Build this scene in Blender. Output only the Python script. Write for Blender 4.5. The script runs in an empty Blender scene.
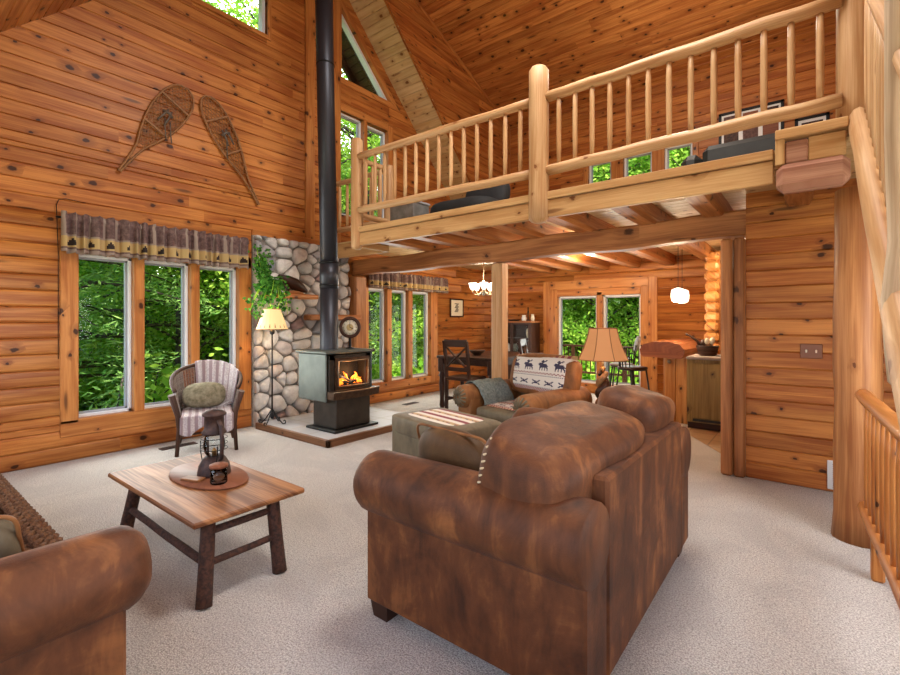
import bpy, math, random
from mathutils import Vector, Matrix, noise
PI = math.pi
R = math.radians
SC = bpy.context.scene
COL = SC.collection
rng = random.Random(11)
V = Vector


# ------------------------------------------------------------------ mesh builder
class MB:
    def __init__(s):
        s.v = []; s.f = []; s.wc = []; s.mi = []; s.sm = []

    def face(s, idx, wc, mi=0, sm=False):
        s.f.append(tuple(idx)); s.wc.extend(wc); s.mi.append(mi); s.sm.append(sm)

    def add(s, pts):
        b = len(s.v); s.v.extend([tuple(p) for p in pts]); return b

    # box lo..hi, grain axis g, chamfer c, optional matrix
    def box(s, lo, hi, g=0, c=0.0, M=None, mi=0, sm=False):
        lo = V(lo); hi = V(hi); ctr = (lo + hi) / 2; h = (hi - lo) / 2
        h = V((abs(h.x), abs(h.y), abs(h.z)))
        c = min(c, h.x * .95, h.y * .95, h.z * .95)
        ro, rv, rw = rng.random() * 40, rng.random() * 9, rng.random()
        o1, o2 = [a for a in range(3) if a != g]

        def wc(p):
            return (p[g] + ro, p[o1] + p[o2] * .97 + rv, rw)
        pts = []; ids = {}
        for sx in (-1, 1):
            for sy in (-1, 1):
                for sz in (-1, 1):
                    sg = (sx, sy, sz)
                    for a in range(3):
                        p = [sg[k] * (h[k] if k == a else h[k] - c) + ctr[k] for k in range(3)]
                        ids[(sx, sy, sz, a)] = len(pts); pts.append(p)
        tp = [(M @ V(p)) if M else V(p) for p in pts]
        b = s.add(tp)

        def F(l):
            q = [pts[i] for i in l]
            n = (V(q[1]) - V(q[0])).cross(V(q[2]) - V(q[0]))
            if n.dot(sum((V(x) for x in q), V()) / len(q) - ctr) < 0:
                l = l[::-1]
            s.face([b + i for i in l], [wc(pts[i]) for i in l], mi, sm)
        for a in range(3):
            e, f2 = [k for k in range(3) if k != a]
            for sg in (-1, 1):
                l = []
                for (p, q) in ((-1, -1), (1, -1), (1, 1), (-1, 1)):
                    k = [0, 0, 0]; k[a] = sg; k[e] = p; k[f2] = q
                    l.append(ids[(k[0], k[1], k[2], a)])
                F(l)
        if c > 0:
            for a in range(3):
                e, f2 = [k for k in range(3) if k != a]
                for p in (-1, 1):
                    for q in (-1, 1):
                        k = [0, 0, 0]; k[e] = p; k[f2] = q
                        k0 = list(k); k0[a] = -1; k1 = list(k); k1[a] = 1
                        F([ids[(*k0, e)], ids[(*k1, e)], ids[(*k1, f2)], ids[(*k0, f2)]])
            for sx in (-1, 1):
                for sy in (-1, 1):
                    for sz in (-1, 1):
                        F([ids[(sx, sy, sz, a)] for a in range(3)])
        return s

    # a plank: profile in (across, out), run from A along L
    def plank(s, A, L, U, N, ln, w, t, prof='vg', g=.008, mi=0, sl=(0, 0), sr=(0, 0)):
        A = V(A); ro, rv, rw = rng.random() * 60, rng.random() * 20, rng.random()
        if prof == 'log':
            pr = [(0, -.02), (0, t * .25)] + [(w * f, t * h) for f, h in ((.012, .50), (.045, .84), (.16, .98), (.5, 1.06), (.84, .98), (.955, .84), (.988, .50))] + [(w, t * .25), (w, -.02)]
        else:
            gg = min(g, w * .3)
            pr = [(0, -.012), (0, t - gg * 1.5), (gg, t), (w - gg, t), (w, t - gg * 1.5), (w, -.012)]
        n = len(pr)
        ds = [0]
        for k in range(1, n):
            ds.append(ds[-1] + math.hypot(pr[k][0] - pr[k - 1][0], pr[k][1] - pr[k - 1][1]))
        sh = lambda q, p: q[0] + (q[1] - q[0]) * p[0] / w
        b = s.add([A + L * sh(sl, p) + U * p[0] + N * p[1] for p in pr] + [A + L * (ln + sh(sr, p)) + U * p[0] + N * p[1] for p in pr])
        flip = L.cross(U).dot(N) < 0
        for k in range(n - 1):
            idx = [b + k, b + n + k, b + n + k + 1, b + k + 1]
            w4 = [(ro, rv + ds[k], rw), (ro + ln, rv + ds[k], rw), (ro + ln, rv + ds[k + 1], rw), (ro, rv + ds[k + 1], rw)]
            if flip: idx.reverse(); w4.reverse()
            s.face(idx, w4, mi, prof == 'log' and 2 < k < n - 4)
        for e in (0, n):
            idx = [b + e + k for k in range(n)]
            if (e == 0) != flip: idx.reverse()
            s.face(idx, [(ro, rv, rw)] * n, mi)
        return s

    # tube through pts with radii
    def tube(s, pts, rad, seg=10, cap=True, wob=0.0, mi=0, sm=True, flat=1.0, dome=False, closed=False):
        pts = [V(p) for p in pts]; n = len(pts)
        if not isinstance(rad, (list, tuple)): rad = [rad] * n
        if dome and not closed:
            d0 = (pts[0] - pts[1]).normalized(); d1 = (pts[-1] - pts[-2]).normalized()
            pts = [pts[0] + d0 * rad[0] * .5, pts[0] + d0 * rad[0] * .35] + pts + [pts[-1] + d1 * rad[-1] * .35, pts[-1] + d1 * rad[-1] * .5]
            rad = [rad[0] * .3, rad[0] * .75] + list(rad) + [rad[-1] * .75, rad[-1] * .3]; n = len(pts)
        ro, rv, rw = rng.random() * 60, rng.random() * 20, rng.random()
        t0 = (pts[1] - pts[0]).normalized()
        x = t0.orthogonal().normalized()
        if abs(t0.z) < .9: x = t0.cross(V((0, 0, 1))).normalized()
        base = len(s.v); L = 0; ls = []
        for i in range(n):
            if closed: t = (pts[(i + 1) % n] - pts[i - 1]).normalized()
            else: t = (pts[min(i + 1, n - 1)] - pts[max(i - 1, 0)]).normalized()
            x = (x - t * x.dot(t)).normalized(); y = t.cross(x)
            if i: L += (pts[i] - pts[i - 1]).length
            ls.append(L)
            ring = []
            for k in range(seg):
                a = 2 * PI * k / seg; r = rad[i]
                if wob:
                    r *= 1 + wob * noise.noise(V((math.cos(a) * 1.3 + rw * 50, math.sin(a) * 1.3, (L + ro) * 3.5)))
                ring.append(pts[i] + x * (math.cos(a) * r) + y * (math.sin(a) * r * flat))
            s.add(ring)
        for i in range(n if closed else n - 1):
            j = (i + 1) % n
            lj = ls[j] if j else L + (pts[0] - pts[-1]).length
            rr = max(rad)
            for k in range(seg):
                k2 = (k + 1) % seg
                va, vb = rv + 2 * PI * rr * k / seg, rv + 2 * PI * rr * (k + 1) / seg
                s.face([base + i * seg + k, base + i * seg + k2, base + j * seg + k2, base + j * seg + k],
                       [(ro + ls[i], va, rw), (ro + ls[i], vb, rw), (ro + lj, vb, rw), (ro + lj, va, rw)], mi, sm)
        if cap and not closed:
            s.face([base + k for k in range(seg)][::-1], [(ro, rv, rw)] * seg, mi)
            e = base + (n - 1) * seg
            s.face([e + k for k in range(seg)], [(ro, rv, rw)] * seg, mi)
        return s

    # closed outline rings lofted: rings = list of lists of points
    def loft(s, rings, cap=True, mi=0, sm=True, closed=False):
        n = len(rings[0]); base = len(s.v); rw = rng.random()
        for r in rings: s.add(r)
        m = len(rings)
        for i in range(m if closed else m - 1):
            j = (i + 1) % m
            for k in range(n):
                k2 = (k + 1) % n
                idx = [base + i * n + k, base + i * n + k2, base + j * n + k2, base + j * n + k]
                s.face(idx, [(i / m, k / n, rw)] * 4, mi, sm)
        if cap and not closed:
            s.face([base + k for k in range(n)][::-1], [(0, 0, rw)] * n, mi, False)
            e = base + (m - 1) * n
            s.face([e + k for k in range(n)], [(0, 0, rw)] * n, mi, False)
        return s

    def lathe(s, prof, c=(0, 0, 0), seg=24, mi=0, cap=True, sm=True):
        c = V(c)
        rings = [[c + V((math.cos(2 * PI * k / seg) * r, math.sin(2 * PI * k / seg) * r, z)) for k in range(seg)] for r, z in prof]
        return s.loft(rings, cap, mi, sm)

    # open grid of a function fn(i,j)->point, mat(i,j)
    def grid(s, fn, nu, nv, mat=None, sm=True, uv=(1, 1), thick=0, mi=0):
        b = len(s.v); rw = rng.random()
        P = [[V(fn(i / nu, j / nv)) for j in range(nv + 1)] for i in range(nu + 1)]
        s.add([p for row in P for p in row])
        for i in range(nu):
            for j in range(nv):
                q = [(i, j), (i + 1, j), (i + 1, j + 1), (i, j + 1)]
                s.face([b + a * (nv + 1) + c for a, c in q], [(a / nu * uv[0], c / nv * uv[1], rw) for a, c in q],
                       mat(i, j) if mat else mi, sm)
        return s

    # pillow / cushion: superellipsoid, half sizes h, matrix M, exps
    def pillow(s, h, M=None, e1=.45, e2=.5, nu=28, nv=16, wr=0.0, seed=0, matfn=None, mi=0, pinch=0.0, ws=4.0):
        def sp(c, e): return math.copysign(abs(c) ** e, c)
        b = len(s.v); rw = rng.random(); pts = []
        for j in range(nv + 1):
            ph = -PI / 2 + PI * j / nv
            for i in range(nu):
                th = 2 * PI * i / nu
                x = sp(math.cos(ph), e1) * sp(math.cos(th), e2)
                y = sp(math.cos(ph), e1) * sp(math.sin(th), e2)
                z = sp(math.sin(ph), e1)
                p = V((x * h[0], y * h[1], z * h[2]))
                if pinch:
                    k = 1 - pinch * (abs(x) ** 3 * abs(z) ** 3)
                    q = 1 + pinch * .25 * (abs(x) ** 4 * abs(z) ** 4)
                    p = V((p.x * q, p.y * max(.15, k), p.z * q))
                if wr:
                    d = noise.noise(p * ws + V((seed * 7.1, seed * 3.3, 0))) + .6 * noise.noise(V((p.x * ws * 1.5, p.y * ws * 4, p.z * ws * 3)) + V((seed, 0, seed * 5)))
                    p = p + p.normalized() * d * wr
                pts.append(p)
        s.add([(M @ p) if M else p for p in pts])
        for j in range(nv):
            for i in range(nu):
                i2 = (i + 1) % nu
                idx = [j * nu + i, j * nu + i2, (j + 1) * nu + i2, (j + 1) * nu + i]
                c = sum((pts[k] for k in idx), V()) / 4
                s.face([b + k for k in idx], [(pts[k].x, pts[k].z, rw) for k in idx], matfn(c) if matfn else mi, True)
        return s

    def mesh(s, name):
        me = bpy.data.meshes.new(name)
        me.from_pydata(s.v, [], s.f)
        at = me.attributes.new('wc', 'FLOAT_VECTOR', 'CORNER')
        flat = [c for w in s.wc for c in w]
        at.data.foreach_set('vector', flat)
        me.polygons.foreach_set('material_index', s.mi)
        me.polygons.foreach_set('use_smooth', s.sm)
        me.validate(); me.update()
        return me


def tag(o, label=None, cat=None, group=None, kind=None):
    if label: o['label'] = label
    if cat: o['category'] = cat
    if group: o['group'] = group
    if kind: o['kind'] = kind
    return o


def thing(name, label, cat, loc=(0, 0, 0), rz=0, group=None):
    o = bpy.data.objects.new(name, None); COL.objects.link(o)
    o.empty_display_size = .1
    o.location = loc; o.rotation_euler = (0, 0, rz)
    return tag(o, label, cat, group)


# link a builder as one mesh object; world=True -> vertices given in world space under an unrotated parent
def obj(name, mb, mats, parent=None, world=False, label=None, recentre=True):
    me = mb.mesh(name)
    o = bpy.data.objects.new(name, me); COL.objects.link(o)
    for m in (mats if isinstance(mats, (list, tuple)) else [mats]): me.materials.append(m)
    if parent is not None:
        o.parent = parent
        if world:
            off = V((0, 0, 0)); p = parent
            while p is not None: off = off + p.location; p = p.parent
            me.transform(Matrix.Translation(-off))
    elif recentre and len(me.vertices):
        xs = [v.co for v in me.vertices]
        lo = V([min(p[k] for p in xs) for k in range(3)]); hi = V([max(p[k] for p in xs) for k in range(3)])
        c = V(((lo.x + hi.x) / 2, (lo.y + hi.y) / 2, lo.z))
        me.transform(Matrix.Translation(-c)); o.location = c
    if label: o['label'] = label
    return o


def single(name, mb, mats, label, cat, group=None):
    return tag(obj(name, mb, mats), label, cat, group)


def struct(name, mb, mats, parent=None):
    o = obj(name, mb, mats, parent, recentre=False)
    if parent is None: o['kind'] = 'structure'
    return o


def dup(root, loc, rz=None, label=None, group=None):
    r = root.copy(); COL.objects.link(r); r.location = loc
    if rz is not None: r.rotation_euler = (0, 0, rz)
    if label: r['label'] = label
    if group: r['group'] = group
    for ch in list(root.children):
        c = ch.copy(); COL.objects.link(c); c.parent = r
        for g in list(ch.children):
            d = g.copy(); COL.objects.link(d); d.parent = c
    return r


def bez(p0, p1, p2, n=10):
    p0, p1, p2 = V(p0), V(p1), V(p2)
    return [(1 - t) ** 2 * p0 + 2 * t * (1 - t) * p1 + t * t * p2 for t in [k / n for k in range(n + 1)]]


def mesh_line(a, b, n):
    a, b = V(a), V(b)
    return [a.lerp(b, k / n) for k in range(n + 1)]


# ------------------------------------------------------------------ materials
def srgb(r, g, b):
    f = lambda c: (c / 255 / 12.92) if c / 255 <= .04045 else ((c / 255 + .055) / 1.055) ** 2.4
    return (f(r), f(g), f(b), 1)


class NT:
    def __init__(s, name):
        s.m = bpy.data.materials.new(name); s.m.use_nodes = True
        s.t = s.m.node_tree; s.n = s.t.nodes; s.b = s.n['Principled BSDF']

    def new(s, typ, ins=None, **kw):
        n = s.n.new(typ)
        for k, v in kw.items(): setattr(n, k, v)
        for k, v in (ins or {}).items(): s.set(n.inputs[k], v)
        return n

    def set(s, sock, v):
        if isinstance(v, bpy.types.NodeSocket): s.t.links.new(v, sock)
        else: sock.default_value = v

    def math(s, op, a, b=0.0, c=None, clamp=False):
        n = s.n.new('ShaderNodeMath'); n.operation = op; n.use_clamp = clamp
        s.set(n.inputs[0], a); s.set(n.inputs[1], b)
        if c is not None: s.set(n.inputs[2], c)
        return n.outputs[0]

    def mix(s, f, a, b, bt='MIX'):
        n = s.n.new('ShaderNodeMix'); n.data_type = 'RGBA'; n.blend_type = bt
        s.set(n.inputs[0], f); s.set(n.inputs[6], a); s.set(n.inputs[7], b)
        return n.outputs[2]

    def ss(s, x, lo, hi):
        n = s.n.new('ShaderNodeMapRange'); n.interpolation_type = 'SMOOTHSTEP'
        s.set(n.inputs[0], x); s.set(n.inputs[1], lo); s.set(n.inputs[2], hi)
        return n.outputs[0]

    def xyz(s, x, y, z):
        n = s.n.new('ShaderNodeCombineXYZ')
        s.set(n.inputs[0], x); s.set(n.inputs[1], y); s.set(n.inputs[2], z)
        return n.outputs[0]

    def noise(s, vec, scale, detail=3, rough=.5, dist=0.0):
        n = s.new('ShaderNodeTexNoise', {'Scale': scale, 'Detail': detail, 'Roughness': rough, 'Distortion': dist})
        if vec is not None: s.set(n.inputs['Vector'], vec)
        return n.outputs[0]

    def ramp(s, f, stops):
        n = s.n.new('ShaderNodeValToRGB'); s.set(n.inputs[0], f)
        e = n.color_ramp.elements
        while len(e) < len(stops): e.new(.5)
        for k, (p, c) in enumerate(stops): e[k].position = p; e[k].color = c
        return n.outputs[0]

    def bump(s, h, dist=.01, strength=.5):
        n = s.new('ShaderNodeBump', {'Strength': strength, 'Distance': dist}); s.set(n.inputs['Height'], h)
        s.t.links.new(n.outputs[0], s.b.inputs['Normal'])

    def col(s, c): s.set(s.b.inputs['Base Color'], c)

    def p(s, **kw):
        for k, v in kw.items(): s.set(s.b.inputs[k.replace('_', ' ')], v)
        return s


def wood(name, c1, c2, knots=.55, rough=.38, tone=.3, dark=(48, 20, 9), kscale=1.0, spec=.25, grain=1.0):
    t = NT(name)
    a = t.new('ShaderNodeAttribute', attribute_name='wc')
    sx = t.new('ShaderNodeSeparateXYZ', {0: a.outputs['Vector']})
    u, v, w = sx.outputs
    kv = t.new('ShaderNodeTexVoronoi', {'Scale': 1.0, 'Randomness': .95}, voronoi_dimensions='2D')
    t.set(kv.inputs['Vector'], t.xyz(t.math('MULTIPLY_ADD', w, 137.0, t.math('MULTIPLY', u, 4.6 * kscale)), t.math('MULTIPLY', v, 6.6 * kscale), 0.0))
    d = kv.outputs['Distance']
    ks = t.new('ShaderNodeSeparateXYZ'); t.t.links.new(kv.outputs['Color'], ks.inputs[0])
    on = t.math('GREATER_THAN', ks.outputs[0], 1 - knots)
    rad = t.math('MULTIPLY_ADD', t.math('POWER', ks.outputs[1], 1.8), .17, .06)
    nz = t.noise(t.xyz(t.math('MULTIPLY', u, 22), t.math('MULTIPLY', v, 46), t.math('MULTIPLY', w, 40)), 1, 3)
    dn = t.math('MULTIPLY_ADD', nz, .20, t.math('SUBTRACT', d, .10))
    km = t.math('MULTIPLY', on, t.math('SUBTRACT', 1.0, t.ss(dn, t.math('MULTIPLY', rad, .55), rad)))
    halo = t.math('MULTIPLY', on, t.math('SUBTRACT', 1.0, t.ss(dn, rad, t.math('MULTIPLY', rad, 3.2))))
    g1 = t.noise(t.xyz(t.math('MULTIPLY', u, 1.1), t.math('MULTIPLY_ADD', halo, .5, t.math('MULTIPLY', v, 20)), t.math('MULTIPLY', w, 91)), 1.0, 4, .55, .5)
    g2 = t.noise(t.xyz(t.math('MULTIPLY', u, 3.0), t.math('MULTIPLY', v, 130), t.math('MULTIPLY', w, 53)), 1.0, 2)
    g3 = t.noise(t.xyz(t.math('MULTIPLY', u, .8), t.math('MULTIPLY', v, 4), t.math('MULTIPLY', w, 71)), 1.0, 2)
    gf = t.ss(t.math('MULTIPLY_ADD', g2, .35, t.math('MULTIPLY_ADD', g3, .55, t.math('MULTIPLY', g1, .75))), .62, 1.02)
    if grain != 1.0: gf = t.math('MULTIPLY', gf, grain)
    col = t.mix(gf, srgb(*c1), srgb(*c2))
    wn = t.new('ShaderNodeTexWhiteNoise', noise_dimensions='1D'); t.set(wn.inputs['W'], t.math('MULTIPLY', w, 917.0))
    tn = t.math('MULTIPLY_ADD', wn.outputs['Value'], tone, 1 - tone * .62)
    sc = t.new('ShaderNodeVectorMath', operation='SCALE'); t.set(sc.inputs[0], col); t.set(sc.inputs['Scale'], tn)
    col = t.mix(t.math('MULTIPLY', halo, .45), sc.outputs[0], t.mix(.5, srgb(*c2), srgb(*dark)))
    col = t.mix(t.math('MULTIPLY', km, .92), col, srgb(*dark))
    if knots > .2:   # long dark pitch streaks
        sv_ = t.new('ShaderNodeTexVoronoi', {'Scale': 1.0, 'Randomness': 1.0}, voronoi_dimensions='2D')
        t.set(sv_.inputs['Vector'], t.xyz(t.math('MULTIPLY_ADD', w, 211.0, t.math('MULTIPLY', u, 1.15)), t.math('MULTIPLY_ADD', g3, .5, t.math('MULTIPLY', v, 7.0)), 0.0))
        s2 = t.new('ShaderNodeSeparateXYZ'); t.t.links.new(sv_.outputs['Color'], s2.inputs[0])
        on2 = t.math('GREATER_THAN', s2.outputs[0], .86)
        dd = t.math('MULTIPLY_ADD', g1, .22, t.math('SUBTRACT', sv_.outputs['Distance'], .11))
        sm_ = t.math('MULTIPLY', on2, t.math('SUBTRACT', 1.0, t.ss(dd, .03, .17)))
        col = t.mix(t.math('MULTIPLY', sm_, .72), col, srgb(*dark))
    t.col(col)
    t.p(Roughness=t.math('MULTIPLY_ADD', g1, .2, rough - .1), Specular_IOR_Level=spec)
    t.bump(t.math('ADD', g1, t.math('MULTIPLY', g2, .4)), .004, .25)
    return t.m


def plain(name, c, rough=.5, metal=0.0, nz=0.0, ns=20, bump=0.0, c2=None, spec=.5, emit=None, es=1.0, bd=.005):
    t = NT(name)
    if c2 is None and nz: c2 = tuple(max(0, x * (1 - nz)) for x in c)
    if c2:
        tc = t.new('ShaderNodeTexCoord')
        n = t.noise(tc.outputs['Object'], ns, 4, .6)
        t.col(t.mix(t.ss(n, .3, .7), srgb(*c), srgb(*c2)))
        if bump: t.bump(n, bd, bump)
    else: t.col(srgb(*c))
    t.p(Roughness=rough, Metallic=metal, Specular_IOR_Level=spec)
    if emit: t.p(Emission_Color=srgb(*emit), Emission_Strength=es)
    return t.m


def glassy(name, tint=(1, 1, 1, 1), refl=.03):
    t = NT(name); o = t.n['Material Output']
    tr = t.new('ShaderNodeBsdfTransparent', {'Color': tint}); gl = t.new('ShaderNodeBsdfGlossy', {'Roughness': .02})
    lw = t.new('ShaderNodeLayerWeight', {'Blend': .25})
    mx = t.new('ShaderNodeMixShader')
    t.set(mx.inputs[0], t.math('MULTIPLY', lw.outputs['Fresnel'], refl * 4, clamp=True))
    t.t.links.new(tr.outputs[0], mx.inputs[1]); t.t.links.new(gl.outputs[0], mx.inputs[2])
    t.t.links.new(mx.outputs[0], o.inputs['Surface'])
    return t.m


def leafy(name, c1, c2, tl=.45):
    t = NT(name); o = t.n['Material Output']
    a = t.new('ShaderNodeAttribute', attribute_name='wc')
    sx = t.new('ShaderNodeSeparateXYZ', {0: a.outputs['Vector']})
    c = t.mix(sx.outputs[2], srgb(*c1), srgb(*c2))
    df = t.new('ShaderNodeBsdfDiffuse'); t.set(df.inputs[0], c)
    ts = t.new('ShaderNodeBsdfTranslucent'); t.set(ts.inputs[0], c)
    mx = t.new('ShaderNodeMixShader', {0: tl})
    t.t.links.new(df.outputs[0], mx.inputs[1]); t.t.links.new(ts.outputs[0], mx.inputs[2])
    t.t.links.new(mx.outputs[0], o.inputs['Surface'])
    return t.m


def suede(name, c1, c2, c3):
    t = NT(name); tc = t.new('ShaderNodeTexCoord')
    n1 = t.noise(tc.outputs['Object'], 3.2, 5, .62, .8)
    mp = t.new('ShaderNodeMapping', {'Scale': (9, 9, 3)}); t.t.links.new(tc.outputs['Object'], mp.inputs[0])
    n2 = t.noise(mp.outputs[0], 1.0, 4, .6, .5)
    n3 = t.noise(tc.outputs['Object'], 140, 2)
    c = t.ramp(t.math('MULTIPLY_ADD', n2, .5, t.math('MULTIPLY', n1, .5)), [(.34, srgb(*c1)), (.52, srgb(*c2)), (.72, srgb(*c3))])
    t.col(c); t.p(Roughness=.6, Specular_IOR_Level=.22, Sheen_Weight=.02)
    t.bump(t.math('ADD', n3, t.math('MULTIPLY', n1, 2.0)), .004, .3)
    return t.m


M = {}
M['wall'] = wood('pine_tongue_and_groove', (196, 128, 64), (148, 80, 34), .27, .44)
M['log'] = wood('pine_log_siding', (212, 150, 84), (172, 106, 52), .26, .36)
M['ceil'] = wood('pine_ceiling_boards', (202, 136, 74), (154, 88, 42), .34, .40)
M['pale'] = wood('peeled_log', (204, 166, 122), (172, 126, 82), .16, .45, .16, (120, 70, 34), .8)
M['fascia'] = wood('pale_pine_fascia', (202, 162, 112), (174, 128, 80), .3, .42, .12, (96, 50, 22), .8)
M['soffit'] = wood('pale_pine_boards', (214, 188, 142), (194, 160, 110), .45, .45, .14, (110, 66, 34))
M['beam'] = wood('hewn_beam', (182, 122, 74), (132, 80, 44), .24, .5, .18, (58, 28, 12), .7)
M['joist'] = wood('log_joist', (186, 122, 68), (138, 80, 40), .3, .42, .2)
M['trim'] = wood('pine_casing', (198, 134, 72), (160, 94, 44), .3, .36, .16)
M['post'] = wood('log_post', (186, 130, 80), (138, 84, 46), .14, .45, .1, (84, 42, 18), .7)
M['grey_log'] = wood('weathered_log', (200, 178, 150), (160, 134, 106), .25, .6, .1, (60, 44, 32), .7)
M['rough_end'] = wood('sawn_log_end', (176, 130, 104), (136, 90, 70), .0, .8, .2)
M['oak'] = wood('oak_table_top', (176, 120, 72), (116, 70, 38), .0, .5, .12, spec=.3, grain=1.3)
M['placemat'] = wood('red_brown_wood', (140, 86, 58), (112, 64, 42), .0, .5, .05)
M['edge'] = wood('dark_edging', (128, 88, 58), (92, 58, 36), .1, .5, .1)
M['slab'] = wood('reddish_log_slab', (164, 98, 60), (120, 62, 36), .1, .35, .1)
M['dark'] = wood('dark_stained_wood', (72, 44, 30), (48, 28, 18), .0, .4, .1)
M['cabinet'] = wood('olive_painted_wood', (150, 122, 68), (112, 86, 44), .1, .5, .12)
M['white'] = plain('white_vinyl', (226, 228, 228), .4)
M['sashgrey'] = plain('grey_sash', (150, 152, 156), .45)
M['glass'] = glassy('window_glass')
M['clearglass'] = glassy('clear_glass', (.93, .95, .95, 1), .3)
M['black'] = plain('black_iron', (26, 25, 25), .45, .6, .2, 30)
M['pipe'] = plain('black_stove_pipe', (52, 52, 58), .42, .55)
M['stove'] = plain('dark_stove_enamel', (66, 58, 50), .42, .5, .25, 6)
M['stoveside'] = plain('grey_green_stove_steel', (92, 96, 90), .5, .45, .15, 5)
M['brass'] = plain('aged_brass', (170, 130, 80), .35, .9)
M['pewter'] = plain('pewter', (150, 134, 112), .32, .9)
M['bronze'] = plain('dark_bronze', (86, 62, 44), .42, .7, .3, 20)
M['firebox'] = plain('firebox_black', (16, 13, 11), .9)
M['suede'] = suede('brown_suede', (54, 30, 17), (94, 55, 30), (152, 98, 54))
M['suede_tan'] = suede('tan_suede', (92, 58, 32), (130, 84, 46), (156, 104, 60))
M['suede_olive'] = suede('olive_brown_suede', (64, 44, 22), (84, 58, 32), (100, 72, 40))
M['olivegrey'] = suede('grey_olive_fabric', (82, 72, 56), (104, 92, 72), (120, 108, 86))
M['twine'] = plain('cream_lacing', (206, 186, 150), .8)
M['throwgrey'] = plain('grey_green_fleece', (126, 136, 132), .95, 0, 0, 40, .5, (96, 104, 100), .1)
M['blanket'] = plain('pale_lilac_knit', (196, 186, 182), .95, 0, 0, 60, .6, (160, 148, 148), .1)
M['blanket2'] = plain('mauve_stripe', (140, 120, 122), .95)
M['camo'] = plain('mottled_green_brown_fabric', (96, 88, 64), .9, 0, 0, 22, .4, (134, 124, 100))
M['cloth_cream'] = plain('cream_weave', (214, 206, 194), .95)
M['cloth_navy'] = plain('navy_weave', (58, 54, 76), .95)
M['cloth_red'] = plain('wine_weave', (128, 58, 66), .95)
M['cloth_tan'] = plain('tan_weave', (178, 150, 112), .95)
M['braid'] = plain('braided_brown_fabric', (120, 84, 56), .9, 0, 0, 70, .9, (70, 44, 28), .2, bd=.01)
M['val_tan'] = plain('valance_tan', (188, 162, 110), .9)
M['val_mauve'] = plain('valance_mauve_plaid', (122, 98, 94), .9, 0, 0, 26, 0, (88, 66, 64))
M['val_grey'] = plain('valance_grey_stripe', (150, 134, 124), .9)
M['val_dark'] = plain('valance_dark_motif', (44, 34, 32), .9)
M['wicker'] = wood('dark_twig', (92, 62, 46), (56, 36, 26), .1, .6, .3)
M['wicker_light'] = wood('grey_wicker', (150, 140, 132), (110, 98, 90), .0, .6, .3)
M['wickerpanel'] = plain('woven_reddish_wicker', (140, 92, 62), .7, 0, 0, 60, .9, (84, 50, 34))
M['leaf'] = leafy('ivy_leaf', (28, 74, 24), (92, 150, 60), .25)
M['rattan'] = plain('snowshoe_rawhide', (156, 106, 60), .6, 0, .25, 30)
M['leather'] = plain('grey_leather', (96, 84, 74), .6)
M['iron'] = plain('wrought_iron', (34, 33, 34), .5, .4)
M['blackcloth'] = plain('black_upholstery', (20, 20, 22), .8, 0, .3, 8)
M['greenleather'] = plain('dark_green_leather', (34, 36, 33), .6, 0, .3, 6)
M['galv'] = plain('galvanised_metal', (150, 150, 148), .4, .5, .2, 8)
M['whiteglass'] = plain('lit_white_glass', (250, 246, 236), .3, emit=(255, 244, 224), es=1.6)
M['bulb'] = plain('lit_bulb', (255, 250, 240), .3, emit=(255, 236, 204), es=14)
M['shade'] = plain('lit_parchment_shade', (220, 190, 142), .7, emit=(255, 206, 132), es=.35)
M['shade2'] = plain('lit_tan_silk_shade', (186, 132, 88), .7, emit=(255, 170, 100), es=.16)
M['shadetrim'] = plain('shade_trim', (150, 98, 56), .7)
M['flame'] = plain('flame', (255, 140, 40), .5, emit=(255, 124, 30), es=1.5)
M['flame2'] = plain('inner_flame', (255, 210, 120), .5, emit=(255, 208, 110), es=2.4)
M['ember'] = plain('charred_log', (52, 34, 26), .9, 0, 0, 16, .6, (20, 16, 14))
M['candle'] = plain('amber_wax', (112, 66, 34), .4)
M['rust'] = plain('rusted_tin', (84, 60, 50), .6, .4, 0, 25, .4, (48, 34, 32))
M['paper'] = plain('paper_cream', (220, 208, 182), .8)
M['ink'] = plain('ink_dark', (70, 62, 52), .8)
M['plate'] = plain('brown_switch_plate', (118, 66, 36), .4)
M['ivory'] = plain('ivory_plastic', (226, 214, 190), .4)
M['grille'] = plain('white_register', (222, 222, 220), .5)
M['bark'] = plain('tree_bark', (86, 74, 62), .9, 0, 0, 9, .8, (52, 44, 36), bd=.03)
M['tablebark'] = plain('hickory_bark', (86, 52, 36), .8, 0, 0, 45, .8, (40, 22, 15), bd=.01)
M['soil'] = plain('forest_floor', (96, 128, 48), 1, 0, 0, 1.6, 0, (62, 84, 34))
M['needle'] = leafy('evergreen_needles', (96, 148, 70), (168, 200, 112), .5)
M['broad'] = leafy('broad_leaves', (104, 164, 46), (196, 224, 96), .55)
M['mortar'] = plain('mortar', (150, 144, 136), .95, 0, .2, 30, .5)


def carpet():
    t = NT('beige_carpet'); tc = t.new('ShaderNodeTexCoord')
    n1 = t.noise(tc.outputs['Object'], 130, 2, .6); n2 = t.noise(tc.outputs['Object'], 1.1, 5, .62, 1.5); n3 = t.noise(tc.outputs['Object'], 62, 3, .8)
    c = t.mix(t.ss(n1, .34, .66), srgb(158, 150, 143), srgb(218, 212, 204))
    c = t.mix(t.math('MULTIPLY', t.ss(n3, .52, .66), .62), c, srgb(112, 106, 102))
    c = t.mix(t.math('MULTIPLY', t.ss(n2, .46, .58), .26), c, srgb(150, 145, 142))
    t.col(c); t.p(Roughness=1.0, Specular_IOR_Level=.05, Sheen_Weight=.2)
    t.bump(t.math('ADD', n1, t.math('MULTIPLY', n3, .8)), .02, .7)
    return t.m


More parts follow.
